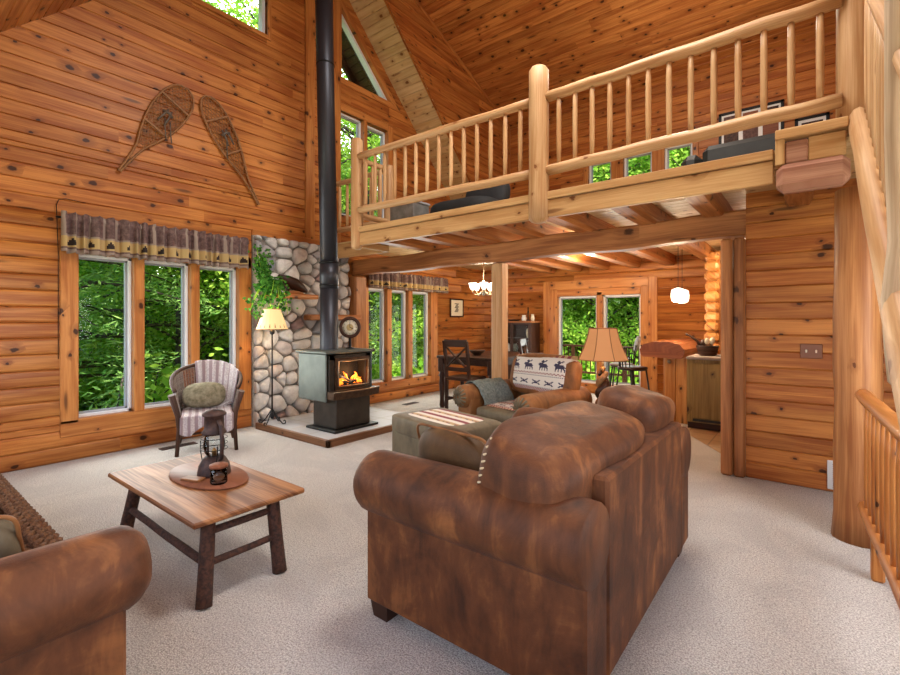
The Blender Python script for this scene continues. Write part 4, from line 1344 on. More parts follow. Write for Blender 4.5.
# carved wooden duck-like ornament and dark twig piece on the upper shelf
dk = thing('carved_ornament', 'dark carved wood ornament leaning on the upper stone shelf', 'ornament', (-6.07, 4.02, 1.9))
m = MB(); m.tube([(-.02, -.24, .25), (-.02, -.12, .21), (0, 0, .15), (.01, .12, .09), (.01, .2, .05)], [.03, .07, .085, .06, .03], 12, True, .2, dome=True); obj('body', m, M['dark'], dk)
m = MB(); m.tube([(0, -.12, .02), (0, .0, .03), (0, .14, .02)], [.022, .026, .022], 8, True, .2, dome=True); obj('base', m, M['beam'], dk)
m = MB(); m.tube([(.0, -.1, .03), (-.01, -.06, .16)], .012, 6); m.tube([(.0, .1, .03), (0, .08, .1)], .012, 6); obj('prop', m, M['dark'], dk)
# ivy
iv = thing('trailing_ivy', 'green ivy trailing from a pot at the left end of the upper stone shelf', 'plant', (-6.06, 3.64, 1.9))
m = MB(); m.lathe([(0, 0), (.05, 0), (.07, .13), (.075, .14), (.06, .14), (0, .12)], seg=18); obj('pot', m, M['rust'], iv)
vr = random.Random(8)
ms_, ml = MB(), MB()
def leafquad(mb, p, n, up, s):
    n = V(n).normalized(); x = n.cross(V(up)).normalized(); y = x.cross(n)
    w = vr.random()
    pts = [(0, -.1), (.45, .15), (.5, .45), (.2, .5), (0, 1.0), (-.2, .5), (-.5, .45), (-.45, .15)]
    b = mb.add([p + x * (a * s) + y * (c * s - s * .3) + n * (.12 * s * abs(a)) for a, c in pts])
    mb.face([b + k for k in range(8)], [(0, 0, w)] * 8)
ends = []
for k in range(26):
    a = vr.uniform(-1.9, 1.9)
    up_ = k < 8
    if up_: e = V((.1 + vr.uniform(0, .1), vr.uniform(-.36, -.12), vr.uniform(.35, .68))); mid = V((.08, e.y * .8, e.z * .6))
    else:
        e = V((vr.uniform(.12, .3), vr.uniform(-.46, .36), vr.uniform(-.36, .22))); mid = V((e.x * 1.1, e.y * .6, .2))
    ps = bez((0, 0, .12), mid, e, 10); ms_.tube(ps, .004, 5)
    for q in range(30):
        t = vr.random() ** .8; p = ps[min(10, int(t * 10.99))] + V((vr.gauss(0, .035), vr.gauss(0, .045), vr.gauss(0, .04)))
        leafquad(ml, p, (1 + vr.gauss(0, .5), -.6 + vr.gauss(0, .6), .3 + vr.gauss(0, .5)), (vr.gauss(0, .5), vr.gauss(0, .5), -1), vr.uniform(.032, .058))
obj('stems', ms_, M['broad'], iv); obj('leaves', ml, M['leaf'], iv)

# floor lamp
fl = thing('floor_lamp', 'black iron floor lamp with parchment shade standing before the stone wall', 'lamp', (-5.84, 3.52, HZ))
m = MB(); m.tube([(0, 0, .10), (0, 0, 1.36)], .011, 10); m.lathe([(0, 1.22), (.03, 1.24), (.036, 1.27), (.03, 1.3), (0, 1.32)], seg=14); m.lathe([(0, .07), (.02, .08), (.028, .11), (.02, .15), (.012, .17)], seg=12); obj('pole', m, M['iron'], fl)
for k in range(4):
    a = k * PI / 2 + .5; d = V((math.cos(a), math.sin(a), 0))
    m = MB(); m.tube([d * .01 + Z * .2, d * .05 + Z * .14, d * .10 + Z * .07, d * .16 + Z * .012, d * .195 + Z * .02, d * .20 + Z * .05, d * .18 + Z * .062, d * .17 + Z * .045], .0085, 8); obj('scroll_foot', m, M['iron'], fl)
def shade_mb(r0, r1, z0, z1, seg=6, sub=6, bell=0.0, thick=.004):
    m = MB(); n = seg * sub; rings = []
    for s_, off in ((0, 0), (1, thick)):
        for j in range(9):
            t = j / 8; r = r0 + (r1 - r0) * (t + bell * math.sin(PI * t) * (1 if r1 < r0 else -1)) - off
            ring = []
            for k in range(n):
                a0 = 2 * PI * (k // sub) / seg; a1 = 2 * PI * (k // sub + 1) / seg; f = (k % sub) / sub
                p = V((math.cos(a0), math.sin(a0), 0)).lerp(V((math.cos(a1), math.sin(a1), 0)), f)
                ring.append((p.x * r, p.y * r, z0 + (z1 - z0) * t))
            rings.append(ring)
    a, b = rings[:9], rings[9:][::-1]
    m.loft(a + b, False, closed=True, sm=False); return m
sh = obj('lamp_shade', shade_mb(.208, .105, 1.30, 1.58, 24, 1), M['shade'], fl)
m = MB()
for z, r in ((1.302, .209), (1.578, .107)): m.tube([(r * math.cos(2 * PI * k / 32), r * math.sin(2 * PI * k / 32), z) for k in range(32)], .005, 6, closed=True)
obj('shade_edging', m, M['shadetrim'], sh)
m = MB()
for k in range(18):
    a = 2 * PI * k / 18
    hgt = .035 + .03 * ((k * 7) % 5) / 5
    for j in range(4):
        z = 1.325 + hgt * j / 4; r = .2095 - (z - 1.30) * .368 + .0015; w = (.0125 * (1 - j / 4.5)) / r
        z2 = z + hgt / 3.2; r2 = .2095 - (z2 - 1.3) * .368 + .0015
        b = m.add([(r * math.cos(a - w), r * math.sin(a - w), z), (r * math.cos(a + w), r * math.sin(a + w), z), (r2 * math.cos(a), r2 * math.sin(a), z2)]); m.face([b, b + 1, b + 2], [(0, 0, 0)] * 3)
obj('tree_motif', m, M['shadetrim'], sh)
m = MB(); m.lathe([(0, 1.37), (.014, 1.37), (.028, 1.42), (.028, 1.45), (.015, 1.48), (0, 1.485)], seg=14); obj('bulb', m, M['bulb'], fl)

# ------------------------------------------------------------------ snowshoes
def snowshoe(label, tail, toe, width, loc_x, hang):
    tail, toe = V((tail[0], tail[1], 0)), V((toe[0], toe[1], 0))
    L = (toe - tail).length; ax = (toe - tail).normalized(); px = V((ax.y, -ax.x, 0))
    root = thing('snowshoe', label, 'snowshoe', (WL + .045, tail.x, tail.y), 0, None)
    def P(s, w, d=0):  # s along 0..1, w sideways metres
        q = ax * (s * L) + px * w
        return V((d + .015, q.x, q.y))
    def half(s):
        if s < .28: return .012 + .03 * (s / .28) ** 2 * 1.0
        t = (s - .28) / .72
        return .042 + (width / 2 - .042) * math.sin(min(1, t / .62) * PI / 2) ** 1.0 if t < .62 else (width / 2) * max(0, 1 - ((t - .62) / .38) ** 2.6) ** .5
    S = [k / 50 for k in range(51)]
    loop = [P(s, half(s)) for s in S] + [P(s, -half(s)) for s in S[::-1][1:]]
    m = MB(); m.tube(loop, .013, 8, closed=True); obj('frame', m, M['rattan'], root)
    for s in (.50, .80):
        m = MB(); m.box((-.01, -half(s), -.013), (.014, half(s), .013), 1, .004, Matrix(((1, 0, 0, .015), (0, px.x, ax.x, (ax * s * L).x), (0, px.y, ax.y, (ax * s * L).y), (0, 0, 0, 1))))
        obj('crossbar', m, M['rattan'], root)
    m = MB(); st_ = .042
    def seg(dx):  # diagonal families
        cur = []
        for k in range(0, 200):
            s = .30 + .70 * k / 199
            w = dx(s)
            if abs(w) < half(s) - .004: cur.append(P(s, w, .0))
            else:
                if len(cur) > 3: m.tube([cur[0], cur[len(cur) // 2], cur[-1]], .0034, 4)
                cur = []
        if len(cur) > 3: m.tube([cur[0], cur[len(cur) // 2], cur[-1]], .0034, 4)
    for k in range(-60, 60):
        seg(lambda s, k=k: (s - .65) * L * .58 + k * st_)
        seg(lambda s, k=k: -(s - .65) * L * .58 + k * st_)
    for k in range(14):
        s = .3 + .69 * k / 14
        if half(s) > .03: m.tube([P(s, -half(s)), P(s, half(s))], .003, 4)
    obj('webbing', m, M['rattan'], root)
    m = MB()
    for w in (-.035, .035): m.tube([P(.70, w * .6, .03), P(.62, w, .05), P(.56, w * 1.2, .03)], .012, 6)
    m.tube([P(.66, -.06, .03), P(.67, 0, .06), P(.66, .06, .03)], .018, 6)
    for w in hang: m.tube([P(.62, w, .03), P(.62, w, .03) + V((.01, .0, -.14)), P(.62, w, .03) + V((.0, .015, -.26))], .007, 5)
    obj('binding', m, M['leather'], root)
    return root
snowshoe('left snowshoe on the upper log wall, toe pointing up to the right', (1.86, 3.22), (2.60, 4.44), .37, 0, (.0, .07))
snowshoe('right snowshoe on the upper log wall, toe pointing up to the left', (3.55, 3.17), (2.81, 4.44), .34, 0, (-.02,))

# ------------------------------------------------------------------ valances
def valance(name, label, l0, l1, z0, z1):
    root = thing(name, label, 'valance', (WL + .12, (l0 + l1) / 2, z0))
    m = MB(); m.tube([(WL + .085, l0 - .03, z1 - .05), (WL + .085, l1 + .03, z1 - .05)], .012, 8, dome=True)
    for y_ in (l0 + .0, l1 - .0): m.tube([(WL + .02, y_, z1 - .05), (WL + .085, y_, z1 - .05)], .008, 6)
    obj('curtain_rod', m, M['black'], root, True)
    n = int((l1 - l0) / .010); H_ = z1 - z0; nv = 22
    def fn(u, v):
        y_ = l0 + (l1 - l0) * u
        a = .034 * math.sin(y_ * 58 + 2 * math.sin(y_ * 9)) + .012 * math.sin(y_ * 23 + 1)
        k = 1 - .75 * math.exp(-((v - .88) / .05) ** 2)
        fl = 1 + .5 * (1 - v)
        return (WL + .125 + a * k * fl + .026, y_ + .008 * math.sin(y_ * 90), z0 + H_ * v + .010 * math.sin(y_ * 58) * (1 if v < .05 or v > .95 else 0))
    def mt(i, j):
        v = (j + .5) / nv
        k = i % 17
        if .14 < v < .40:
            jj = j - int(.16 * nv) - 1
            if v < .35 and 0 <= jj < 4 and abs(k - 8) <= (2, 2, 1, 0)[jj]: return 3
            return 1
        if v < .09 or .40 <= v < .45: return 2
        if v < .14: return 0
        return 0 if (i // 2) % 6 else 2
    m = MB(); m.grid(fn, n, nv, mt); 
    o = obj('valance_cloth', m, [M['val_mauve'], M['val_tan'], M['val_grey'], M['val_dark']], root, True)
    s_ = o.modifiers.new('thick', 'SOLIDIFY'); s_.thickness = .004
    return root
valance('window_valance', 'long gathered plaid valance over the big three-pane window', 1.32, 3.36, 2.22, 2.64)
valance('window_valance', 'gathered plaid valance over the dining window beyond the stove', 5.55, 7.8, 2.10, 2.40)
# cable by the valance
m = MB(); m.tube([(WL + .045, 1.315, 1.10), (WL + .045, 1.315, 2.2), (WL + .045, 1.30, 2.72), (WL + .045, 1.32, 2.78), (WL + .045, 1.38, 2.80), (WL + .035, 1.55, 2.79)], .0042, 6)
single('black_cable', m, M['black'], 'thin black cable on the wall beside the left end of the big window', 'cable')
# floor registers
def register(label, c, rz, dx, dy, mat=M['rust']):
    r = thing('floor_register', label, 'vent', (c[0], c[1], 0), rz)
    m = MB(); m.box((-dx, -dy, 0), (dx, dy, .008), 0, .003); obj('plate', m, mat, r)
    m = MB()
    for k in range(9): m.box((-dx * .85, -dy * .8 + dy * 1.6 * k / 9, .008), (dx * .85, -dy * .8 + dy * 1.6 * k / 9 + dy * .09, .011), 0, 0)
    obj('louvres', m, M['black'], r)
register('brown floor register in the carpet under the big window', (-5.98, 2.38, 0), 0, .06, .2)
register('brown floor register in the carpet below the dining window', (-5.74, 6.2, 0), 0, .06, .17)
# switch plate and register on the board wall
s_ = thing('light_switch_plate', 'brown wooden double switch plate on the bare board wall', 'switch', (-.005, 5.255, 1.23))
m = MB(); m.box((-.08, -.006, -.065), (.08, .004, .065), 0, .006); obj('plate', m, M['plate'], s_)
for k in (-1, 1):
    m = MB(); m.box((k * .035 - .007, -.018, -.014), (k * .035 + .007, -.004, .014), 2, .003); obj('toggle', m, M['ivory'], s_)
g_ = thing('wall_register', 'white metal air register low on the board wall by the thick log post', 'vent', (.1, 5.25, .22))
m = MB(); m.box((.006, -.012, -.19), (.26, .008, .06), 2, .004); obj('frame', m, M['grille'], g_)
m = MB()
for k in range(12): m.box((.04, -.018, -.17 + .018 * k), (.23, -.008, -.164 + .018 * k), 0, .002)
obj('louvres', m, M['sashgrey'], g_)

# ------------------------------------------------------------------ table lamp and its side table
TX, TY = -1.80, 5.02
et = thing('side_table', 'small dark round side table under the twisted-base lamp', 'side table', (TX, TY, 0))
m = MB(); m.lathe([(0, .525), (.17, .525), (.18, .535), (.18, .549), (0, .549)], seg=32); obj('table_top', m, M['dark'], et)
m = MB(); m.lathe([(0, .0), (.13, .0), (.13, .02), (.03, .06), (.035, .3), (.03, .525), (0, .525)], seg=20); obj('pedestal', m, M['dark'], et)
tl = thing('table_lamp', 'table lamp with pleated tan shade and twisted log base beside the armchair', 'lamp', (TX, TY, .55))
m = MB(); m.lathe([(0, 0), (.085, 0), (.085, .015), (.06, .03), (0, .03)], seg=24); obj('base', m, M['dark'], tl)
for ph in (0, PI):
    m = MB(); m.tube([V((.036 * math.cos(t * .32 + ph), .036 * math.sin(t * .32 + ph), .03 + .36 * t / 30)) for t in range(31)], [.046 * (1 + .25 * math.sin(PI * k / 30)) * (1 - .45 * k / 30) for k in range(31)], 12)
    obj('twisted_stem', m, M['rattan'] if ph else M['dark'], tl)
m = MB(); m.tube([(0, 0, .38), (0, 0, .60)], .012, 8); m.lathe([(.012, .40), (.03, .41), (.03, .44), (.012, .45)], seg=12, cap=False); m.tube([(0, 0, .58), (0, 0, .875)], .004, 6); obj('neck', m, M['brass'], tl)
sh = obj('lamp_shade', shade_mb(.275, .15, .53, .87, 8, 4, .13), M['shade2'], tl)
m = MB()
for k in range(8):
    a = 2 * PI * k / 8
    m.tube([((.277 + (.15 - .275) * (t + .13 * math.sin(PI * t))) * math.cos(a), (.277 + (.15 - .275) * (t + .13 * math.sin(PI * t))) * math.sin(a), .53 + .34 * t) for t in [j / 8 for j in range(9)]], .0045, 5)
for r, z in ((.276, .53), (.151, .87)):
    m.tube([(r * math.cos(2 * PI * k / 8), r * math.sin(2 * PI * k / 8), z) for k in range(8)], .005, 5, closed=True)
obj('shade_ribs', m, M['shadetrim'], sh)
m = MB(); m.lathe([(0, .58), (.014, .58), (.03, .64), (.03, .67), (.016, .70), (0, .705)], seg=14); obj('bulb', m, M['bulb'], tl)

# ------------------------------------------------------------------ dining set
dt = thing('dining_table', 'tall dark dining table with turned legs beyond the wood stove', 'table', (-4.38, 6.8, 0))
m = MB(); m.box((-.56, -.84, .88), (.56, .84, .925), 1, .008); obj('table_top', m, M['dark'], dt)
m = MB(); m.box((-.50, -.78, .79), (.50, .78, .88), 1, .004); obj('apron', m, M['dark'], dt)
for sx in (-1, 1):
    for sy in (-1, 1):
        m = MB(); m.box((sx * .49 - .05, sy * .77 - .05, .66), (sx * .49 + .05, sy * .77 + .05, .88), 2, .006)
        m.lathe([(0, 0), (.03, 0), (.042, .03), (.034, .06), (.046, .10), (.036, .2), (.05, .45), (.04, .55), (.054, .60), (.04, .64), (.05, .66), (0, .66)], (sx * .49, sy * .77, 0), 16)
        obj('leg', m, M['dark'], dt)
def dining_chair(label, loc, rz):
    c = thing('dining_chair', label, 'chair', loc, rz, None)   # front -y, back at +y
    for s in (-1, 1):
        m = MB(); m.box((s * .21 - .022, -.2 - .022, 0), (s * .21 + .022, -.2 + .022, .60), 2, .004); obj('leg', m, M['dark'], c)
        m = MB(); m.loft([[(s * .21 + a, y_ + b, z_) for a, b in ((-.022, -.02), (.022, -.02), (.022, .02), (-.022, .02))] for z_, y_ in ((0, .21), (.6, .2), (.9, .22), (1.2, .27))], True, sm=False); obj('leg', m, M['dark'], c)
    m = MB(); m.box((-.24, -.23, .60), (.24, .23, .645), 0, .015); obj('seat', m, M['dark'], c)
    m = MB()
    for (z0, z1, y0) in ((1.11, 1.22, .26), (.74, .80, .22)): m.box((-.21, y0 - .014, z0), (.21, y0 + .014, z1), 0, .004)
    for s in (-1, 1): m.tube([(s * -.18, .24, 1.10), (0, .235, .95), (s * .18, .225, .80)], .026, 8, flat=.5)
    m.tube([(0, .22, .95), (.0, .22, .951)], .05, 8)
    obj('crossed_back', m, M['dark'], c)
    m = MB()
    for z_ in (.22,):
        m.box((-.2, -.215, z_), (.2, -.185, z_ + .04), 0, .003); m.box((-.2, .195, z_ + .1), (.2, .225, z_ + .13), 0, .003)
        for s in (-1, 1): m.box((s * .21 - .012, -.2, z_ + .06), (s * .21 + .012, .2, z_ + .09), 1, .003)
    obj('stretcher', m, M['dark'], c)
    return c
dining_chair('dark cross-backed dining chair at the near end of the tall table, back to the viewer', (-4.22, 5.80, 0), R(180))
dining_chair('dark cross-backed dining chair pulled out at an angle, seen above the moose cushion', (-3.35, 6.55, 0), R(108))
# table clutter
bw = thing('wooden_bowl', 'small dark bowl standing on the dining table', 'bowl', (-4.45, 6.45, .925))
m = MB(); m.lathe([(0, 0), (.06, 0), (.13, .07), (.14, .085), (.13, .085), (.06, .015), (0, .015)], seg=20); obj('bowl', m, M['wicker'], bw)
# hutch with glass doors against the far wall
hx0, hx1, hy0, hy1 = -5.18, -4.75, 9.02, 9.36
hu = thing('glass_cabinet', 'dark glass-fronted cabinet standing against the far log wall', 'cabinet', (-5.1, 9.2, 0))
m = MB()
X0, X1 = -5.75, -4.78
m.box((X0, 8.98, 0), (X0 + .04, 9.38, 1.46), 2, .004); m.box((X1 - .04, 8.98, 0), (X1, 9.38, 1.46), 2, .004)
m.box((X0, 9.35, 0), (X1, 9.38, 1.46), 2); m.box((X0, 8.98, 0), (X1, 9.38, .08), 0); 
for z_ in (.75, 1.1): m.box((X0 + .04, 9.02, z_), (X1 - .04, 9.35, z_ + .02), 0)
obj('carcass', m, M['dark'], hu, True)
m = MB(); m.box((X0 - .02, 8.95, 1.46), (X1 + .02, 9.38, 1.50), 0, .005); obj('top', m, M['beam'], hu, True)
m = MB(); m.box((X0 + .04, 8.97, .08), ((X0 + X1) / 2 - .003, 8.99, .72), 2, .004); obj('door', m, M['dark'], hu, True)
m = MB(); m.box(((X0 + X1) / 2 + .003, 8.97, .08), (X1 - .04, 8.99, .72), 2, .004); obj('door', m, M['dark'], hu, True)
for a, b in ((X0 + .04, (X0 + X1) / 2 - .003), ((X0 + X1) / 2 + .003, X1 - .04)):
    m = MB()
    for bx_ in ((a, b, .76, .80), (a, b, 1.42, 1.46), (a, a + .035, .8, 1.42), (b - .035, b, .8, 1.42)): m.box((bx_[0], 8.97, bx_[2]), (bx_[1], 8.99, bx_[3]), 2, .003)
    d_ = obj('glazed_door', m, M['dark'], hu, True)
    m = MB(); m.box((a + .03, 8.978, .79), (b - .03, 8.982, 1.43), 2); obj('pane', m, M['glass'], d_, True)
cl_ = ['white jar', 'tall black candlestick', 'small white mug', 'cream jug', 'low dark dish']
for k, (x_, r_, h_, mt) in enumerate(((-5.02, .05, .13, 'white'), (-4.92, .03, .30, 'iron'), (-4.81, .035, .15, 'paper'))):
    m = MB()
    if k == 1: m.lathe([(0, 0), (.04, 0), (.04, .015), (.012, .03), (.012, h_ * .6), (.03, h_ * .65), (.012, h_ * .7), (.012, h_), (0, h_)], (x_, 9.1, 1.5), 14)
    else: m.lathe([(0, 0), (r_, 0), (r_ * 1.15, h_ * .4), (r_ * .8, h_ * .85), (r_ * .9, h_), (r_ * .7, h_), (0, h_ * .9)], (x_, 9.1, 1.5), 16)
    single(('jar', 'candlestick', 'jug')[k], m, M[mt], ('white jar on the glass cabinet, left of the candlestick', 'tall black candlestick standing on the glass cabinet', 'cream jug at the right end of the glass cabinet top')[k], ('jar', 'candlestick', 'jug')[k])
m = MB(); m.lathe([(0, 0), (.10, 0), (.16, .03), (.15, .035), (0, .012)], (-5.3, 9.15, 1.5), 20); single('dish', m, M['iron'], 'low dark dish on the glass cabinet, behind the square post', 'dish')
# items inside the cabinet
for k, (x_, z_) in enumerate(((-5.5, .77), (-5.3, .77), (-4.95, 1.12))):
    m = MB(); m.lathe([(0, 0), (.05, 0), (.07, .1), (.06, .18), (.03, .22), (0, .22)], (x_, 9.2, z_ + .002), 14)
    single('vase', m, M[('white', 'throwgrey', 'paper')[k]], ('white vase on the left of the middle cabinet shelf', 'grey vase beside the white one on the middle cabinet shelf', 'cream vase on the upper shelf inside the glass cabinet')[k], 'vase')
# picture on the log wall
pc = thing('framed_picture', 'small framed print on the log wall between dining window and corner', 'picture', (WL + .05, 8.26, 1.58))
m = MB(); 
for a in ((8.02, 8.51, 1.585, 1.615), (8.02, 8.51, 1.965, 1.995), (8.02, 8.05, 1.585, 1.995), (8.48, 8.51, 1.585, 1.995)): m.box((WL + .037, a[0], a[2]), (WL + .062, a[1], a[3]), 1, .003)
obj('frame', m, M['dark'], pc, True)
m = MB(); m.box((WL + .037, 8.04, 1.6), (WL + .05, 8.49, 1.98), 1); obj('print', m, M['paper'], pc, True)
m = MB()
for k in range(9): m.box((WL + .05, 8.18 + .02 * (k % 4), 1.70 + .022 * k), (WL + .0512, 8.30 + .018 * (k % 3), 1.716 + .022 * k), 1)
obj('drawing', m, M['ink'], pc, True)
# chandelier
CX, CY = -4.46, 6.66
ch = thing('chandelier', 'small brass chandelier with lit upturned glass shades over the dining table', 'chandelier', (CX, CY, 1.95))
m = MB(); m.tube([(CX, CY, 2.03), (CX, CY, 2.72)], .008, 6); m.lathe([(0, 1.93), (.02, 1.95), (.035, 2.0), (.02, 2.06), (.03, 2.1), (.015, 2.2), (0, 2.2)], (CX, CY, 0), 14); obj('stem', m, M['pewter'], ch, True)
m = MB(); m.lathe([(0, 2.70), (.06, 2.70), (.06, 2.74), (0, 2.74)], (CX, CY, 0), 16); obj('ceiling_rose', m, M['pewter'], ch, True)
for k in range(5):
    a = 2 * PI * k / 5 + .3; d = V((math.cos(a), math.sin(a), 0)); c = V((CX, CY, 0))
    m = MB(); m.tube([c + d * .02 + Z * 2.02, c + d * .08 + Z * 1.96, c + d * .16 + Z * 1.95, c + d * .20 + Z * 2.0, c + d * .20 + Z * 2.03], .008, 6); obj('arm', m, M['pewter'], ch, True)
    cc = c + d * .2
    m = MB(); m.lathe([(.02, 2.03), (.045, 2.06), (.055, 2.10), (.072, 2.15), (.068, 2.15), (.05, 2.10), (.04, 2.065), (.02, 2.04)], (cc.x, cc.y, 0), 16, cap=False); obj('glass_shade', m, M['whiteglass'], ch, True)

# ------------------------------------------------------------------ kitchen
bar = thing('bar_counter', 'log bar counter with thick slab top on a plank base', 'counter', (-1.6, 8.0, 0))
m = MB()
ol = [(-.30, 1.0), (-.27, .96), (.27, .95), (.30, 1.0), (.31, 1.08), (.25, 1.16), (.10, 1.19), (-.12, 1.19), (-.26, 1.15), (-.31, 1.07)]
rings = [[(-1.76 + x + .012 * noise.noise(V((x * 6, k, 0))), 7.35 + (9.35 - 7.35) * k / 10, z + .01 * noise.noise(V((z * 9, k, 4)))) for x, z in ol[::-1]] for k in range(11)]
wrings(m, rings, 2.0); obj('log_slab_top', m, M['slab'], bar, True)
m = MB()
boards(m, (0, 7.46, 0), Z, X, -Y, -1.74, -1.43, .155, lambda v: (0, .96), [], 'vg', .02); boards(m, (-1.74, 0, 0), Z, -Y, -X, -9.35, -7.46, .16, lambda v: (0, .96), [], 'vg', .02)
m.box((-1.74, 7.46, 0), (-1.43, 9.35, .955), 2); obj('plank_base', m, M['log'], bar, True)
m = MB(); m.tube([(-1.66, 7.44, .90), (-1.66, 7.40, .90)], [.02, .03], 12, dome=True); obj('knob', m, M['pewter'], bar, True)
kc = thing('kitchen_cabinet', 'olive painted kitchen cabinet run with pale worktop edge', 'cabinet', (-1.0, 7.4, 0))
m = MB(); m.box((-1.375, 7.14, .10), (-.1, 7.75, .97), 2, .004); obj('body', m, M['cabinet'], kc, True)
m = MB(); m.box((-1.375, 7.19, 0), (-.1, 7.75, .10), 0); obj('toe_kick', m, M['dark'], kc, True)
m = MB(); m.box((-1.377, 7.10, .97), (-.08, 7.77, 1.01), 0, .008); obj('worktop', m, M['val_grey'], kc, True)
m = MB(); m.box((-1.30, 7.125, .16), (-.75, 7.14, .92), 2, .008); obj('end_panel', m, M['cabinet'], kc, True)
m = MB(); m.box((-1.30, 7.115, .12), (-.2, 7.138, .15), 0, .004); obj('rail', m, M['iron'], kc, True)
# basket with antler-like wood and dried things on the worktop
bk = thing('wicker_basket', 'brown basket of dried pine cones and a stick on the kitchen worktop', 'basket', (-1.17, 7.45, 1.01))
m = MB()
for z_ in range(6): m.tube([((.10 + .006 * z_ + .006 * (k % 2)) * math.cos(2 * PI * k / 24), (.10 + .006 * z_ + .006 * (k % 2)) * math.sin(2 * PI * k / 24), .02 + .022 * z_) for k in range(24)], .012, 6, closed=True)
m.lathe([(0, 0), (.10, 0), (.10, .012), (0, .012)], seg=20); obj('weave', m, M['wicker'], bk)
m = MB(); m.tube([(-.10, 0, .14), (-.13, .0, .20), (-.24, .02, .28), (-.28, .02, .30)], [.02, .018, .016, .012], 8, dome=True); obj('stick', m, M['dark'], bk)
kr = random.Random(4)
for k in range(7):
    a = k * 2.4; rr = .03 + .05 * (k % 3) / 2
    m = MB(); m.pillow((.035, .035, .05), Matrix.Translation((rr * math.cos(a), rr * math.sin(a), .16 + .025 * (k % 3))) @ Matrix.Rotation(kr.uniform(-.8, .8), 4, 'X'), 1, 1, 12, 8, .008, k)
    obj('pine_cone', m, M[('rattan', 'wicker', 'paper')[k % 3]], bk)
m = MB(); m.box((-1.0, 7.40, 1.0105), (-.93, 7.47, 1.22), 2, .01); m.tube([(-.965, 7.435, 1.21), (-.965, 7.435, 1.26)], .015, 8); single('bottle', m, M['leaf'], 'green bottle on the kitchen worktop near the paired posts', 'bottle')
# pendants
for k, (x_, y_) in enumerate(((-1.58, 7.58), (-1.60, 7.95))):
    p_ = thing('pendant_lamp', 'nearer of the two lit white glass pendants over the bar' if k == 0 else 'farther of the two lit white glass pendants over the bar', 'lamp', (x_, y_, 1.78))
    m = MB(); m.tube([(0, 0, .2), (0, 0, .93)], .004, 5); m.lathe([(0, .92), (.05, .92), (.05, .955), (0, .955)], seg=14); obj('cord', m, M['iron'], p_)
    m = MB(); m.lathe([(.05, 0), (.085, .02), (.098, .07), (.10, .13), (.088, .19), (.03, .215), (0, .22)], seg=20, cap=False); obj('glass_shade', m, M['whiteglass'], p_)
tr_ = thing('track_light', 'short track with two white spot heads on the ceiling before the kitchen', 'light', (-1.28, 6.5, 2.68))
m = MB(); m.box((-.25, -.02, .03), (.25, .02, .05), 0, .004); obj('track', m, M['white'], tr_)
for k in (-1, 1):
    m = MB(); m.tube([(k * .15, 0, .03), (k * .15, 0, -.02)], .01, 8); m.tube([(k * .15, .05, .0), (k * .15, -.08, -.05)], [.035, .045], 14); obj('spot_head', m, M['white'], tr_)
    m = MB(); m.tube([(k * .15, -.08, -.05), (k * .15, -.084, -.0516)], .04, 14); obj('lamp_lens', m, M['whiteglass'], tr_)
# stools
def stool(label, loc, rz, back):
    s_ = thing('bar_stool', label, 'stool', loc, rz)
    m = MB(); m.pillow((.20, .20, .035), Matrix.Translation((0, 0, .76)), .5, .7, 24, 10); obj('seat', m, M['leather'] if back else M['dark'], s_)
    for sx in (-1, 1):
        for sy in (-1, 1):
            m = MB(); m.tube([(sx * .21, sy * .21, 0), (sx * .14, sy * .14, .74)], .013, 8); obj('leg', m, M['iron'], s_)
    m = MB(); m.tube([(.185 * math.cos(a), .185 * math.sin(a), .28) for a in [2 * PI * k / 20 for k in range(20)]], .009, 6, closed=True); obj('foot_ring', m, M['iron'], s_)
    m = MB()
    n = 5
    for k in range(n):
        a = R(55) + R(70) * k / (n - 1); m.tube([(.19 * math.cos(a), .19 * math.sin(a), .76), (.2 * math.cos(a), .21 * math.sin(a), .95), (.23 * math.cos(a), .25 * math.sin(a), 1.1)], .009, 6)
    for z_ in (.95, 1.09): m.tube([((.2 + (z_ - .95) * .22) * math.cos(R(50 + 8 * k)), (.21 + (z_ - .95) * .26) * math.sin(R(50 + 8 * k)), z_) for k in range(11)], .012, 6)
    obj('back_frame', m, M['iron'], s_)
    if back:
        m = MB(); m.pillow((.17, .03, .13), Matrix.Translation((0, .235, 1.12)) @ Matrix.Rotation(R(-14), 4, 'X'), .6, .8, 24, 12); obj('back_pad', m, M['leather'], s_)
    return s_
stool('dark iron bar stool with padded leather back by the far window', (-2.52, 7.95, 0), R(-65), True)
stool('dark spindle-backed bar stool nearest the end of the bar', (-2.22, 7.5, 0), R(150), False)

# ------------------------------------------------------------------ loft furniture
lc = thing('black_lounge_chair', 'black rounded lounge chair behind the left part of the loft railing', 'chair', (-3.62, 5.05, LZ))
m = MB(); m.pillow((.50, .36, .14), Matrix.Translation((0, 0, .20)), .5, .5, 28, 14, .01); obj('seat', m, M['blackcloth'], lc)
m = MB(); m.pillow((.34, .12, .23), Matrix.Translation((.16, .2, .42)) @ Matrix.Rotation(R(-20), 4, 'X'), .6, .6, 28, 14, .01); obj('backrest', m, M['blackcloth'], lc)
m = MB(); m.box((-.42, -.26, 0), (.42, .26, .07), 0, .01); obj('base', m, M['black'], lc)
gb = thing('galvanised_box', 'grey metal storage box on the loft floor near the corner post', 'box', (-4.30, 4.62, LZ))
m = MB(); m.box((-.22, -.16, 0), (.22, .16, .30), 0, .012); obj('body', m, M['galv'], gb)
m = MB(); m.box((-.23, -.17, .30), (.23, .17, .335), 0, .01); obj('lid', m, M['sashgrey'], gb)
wl = thing('loft_lamp', 'small lamp with white shade glowing beside the grey box in the loft', 'lamp', (-4.66, 5.15, LZ))
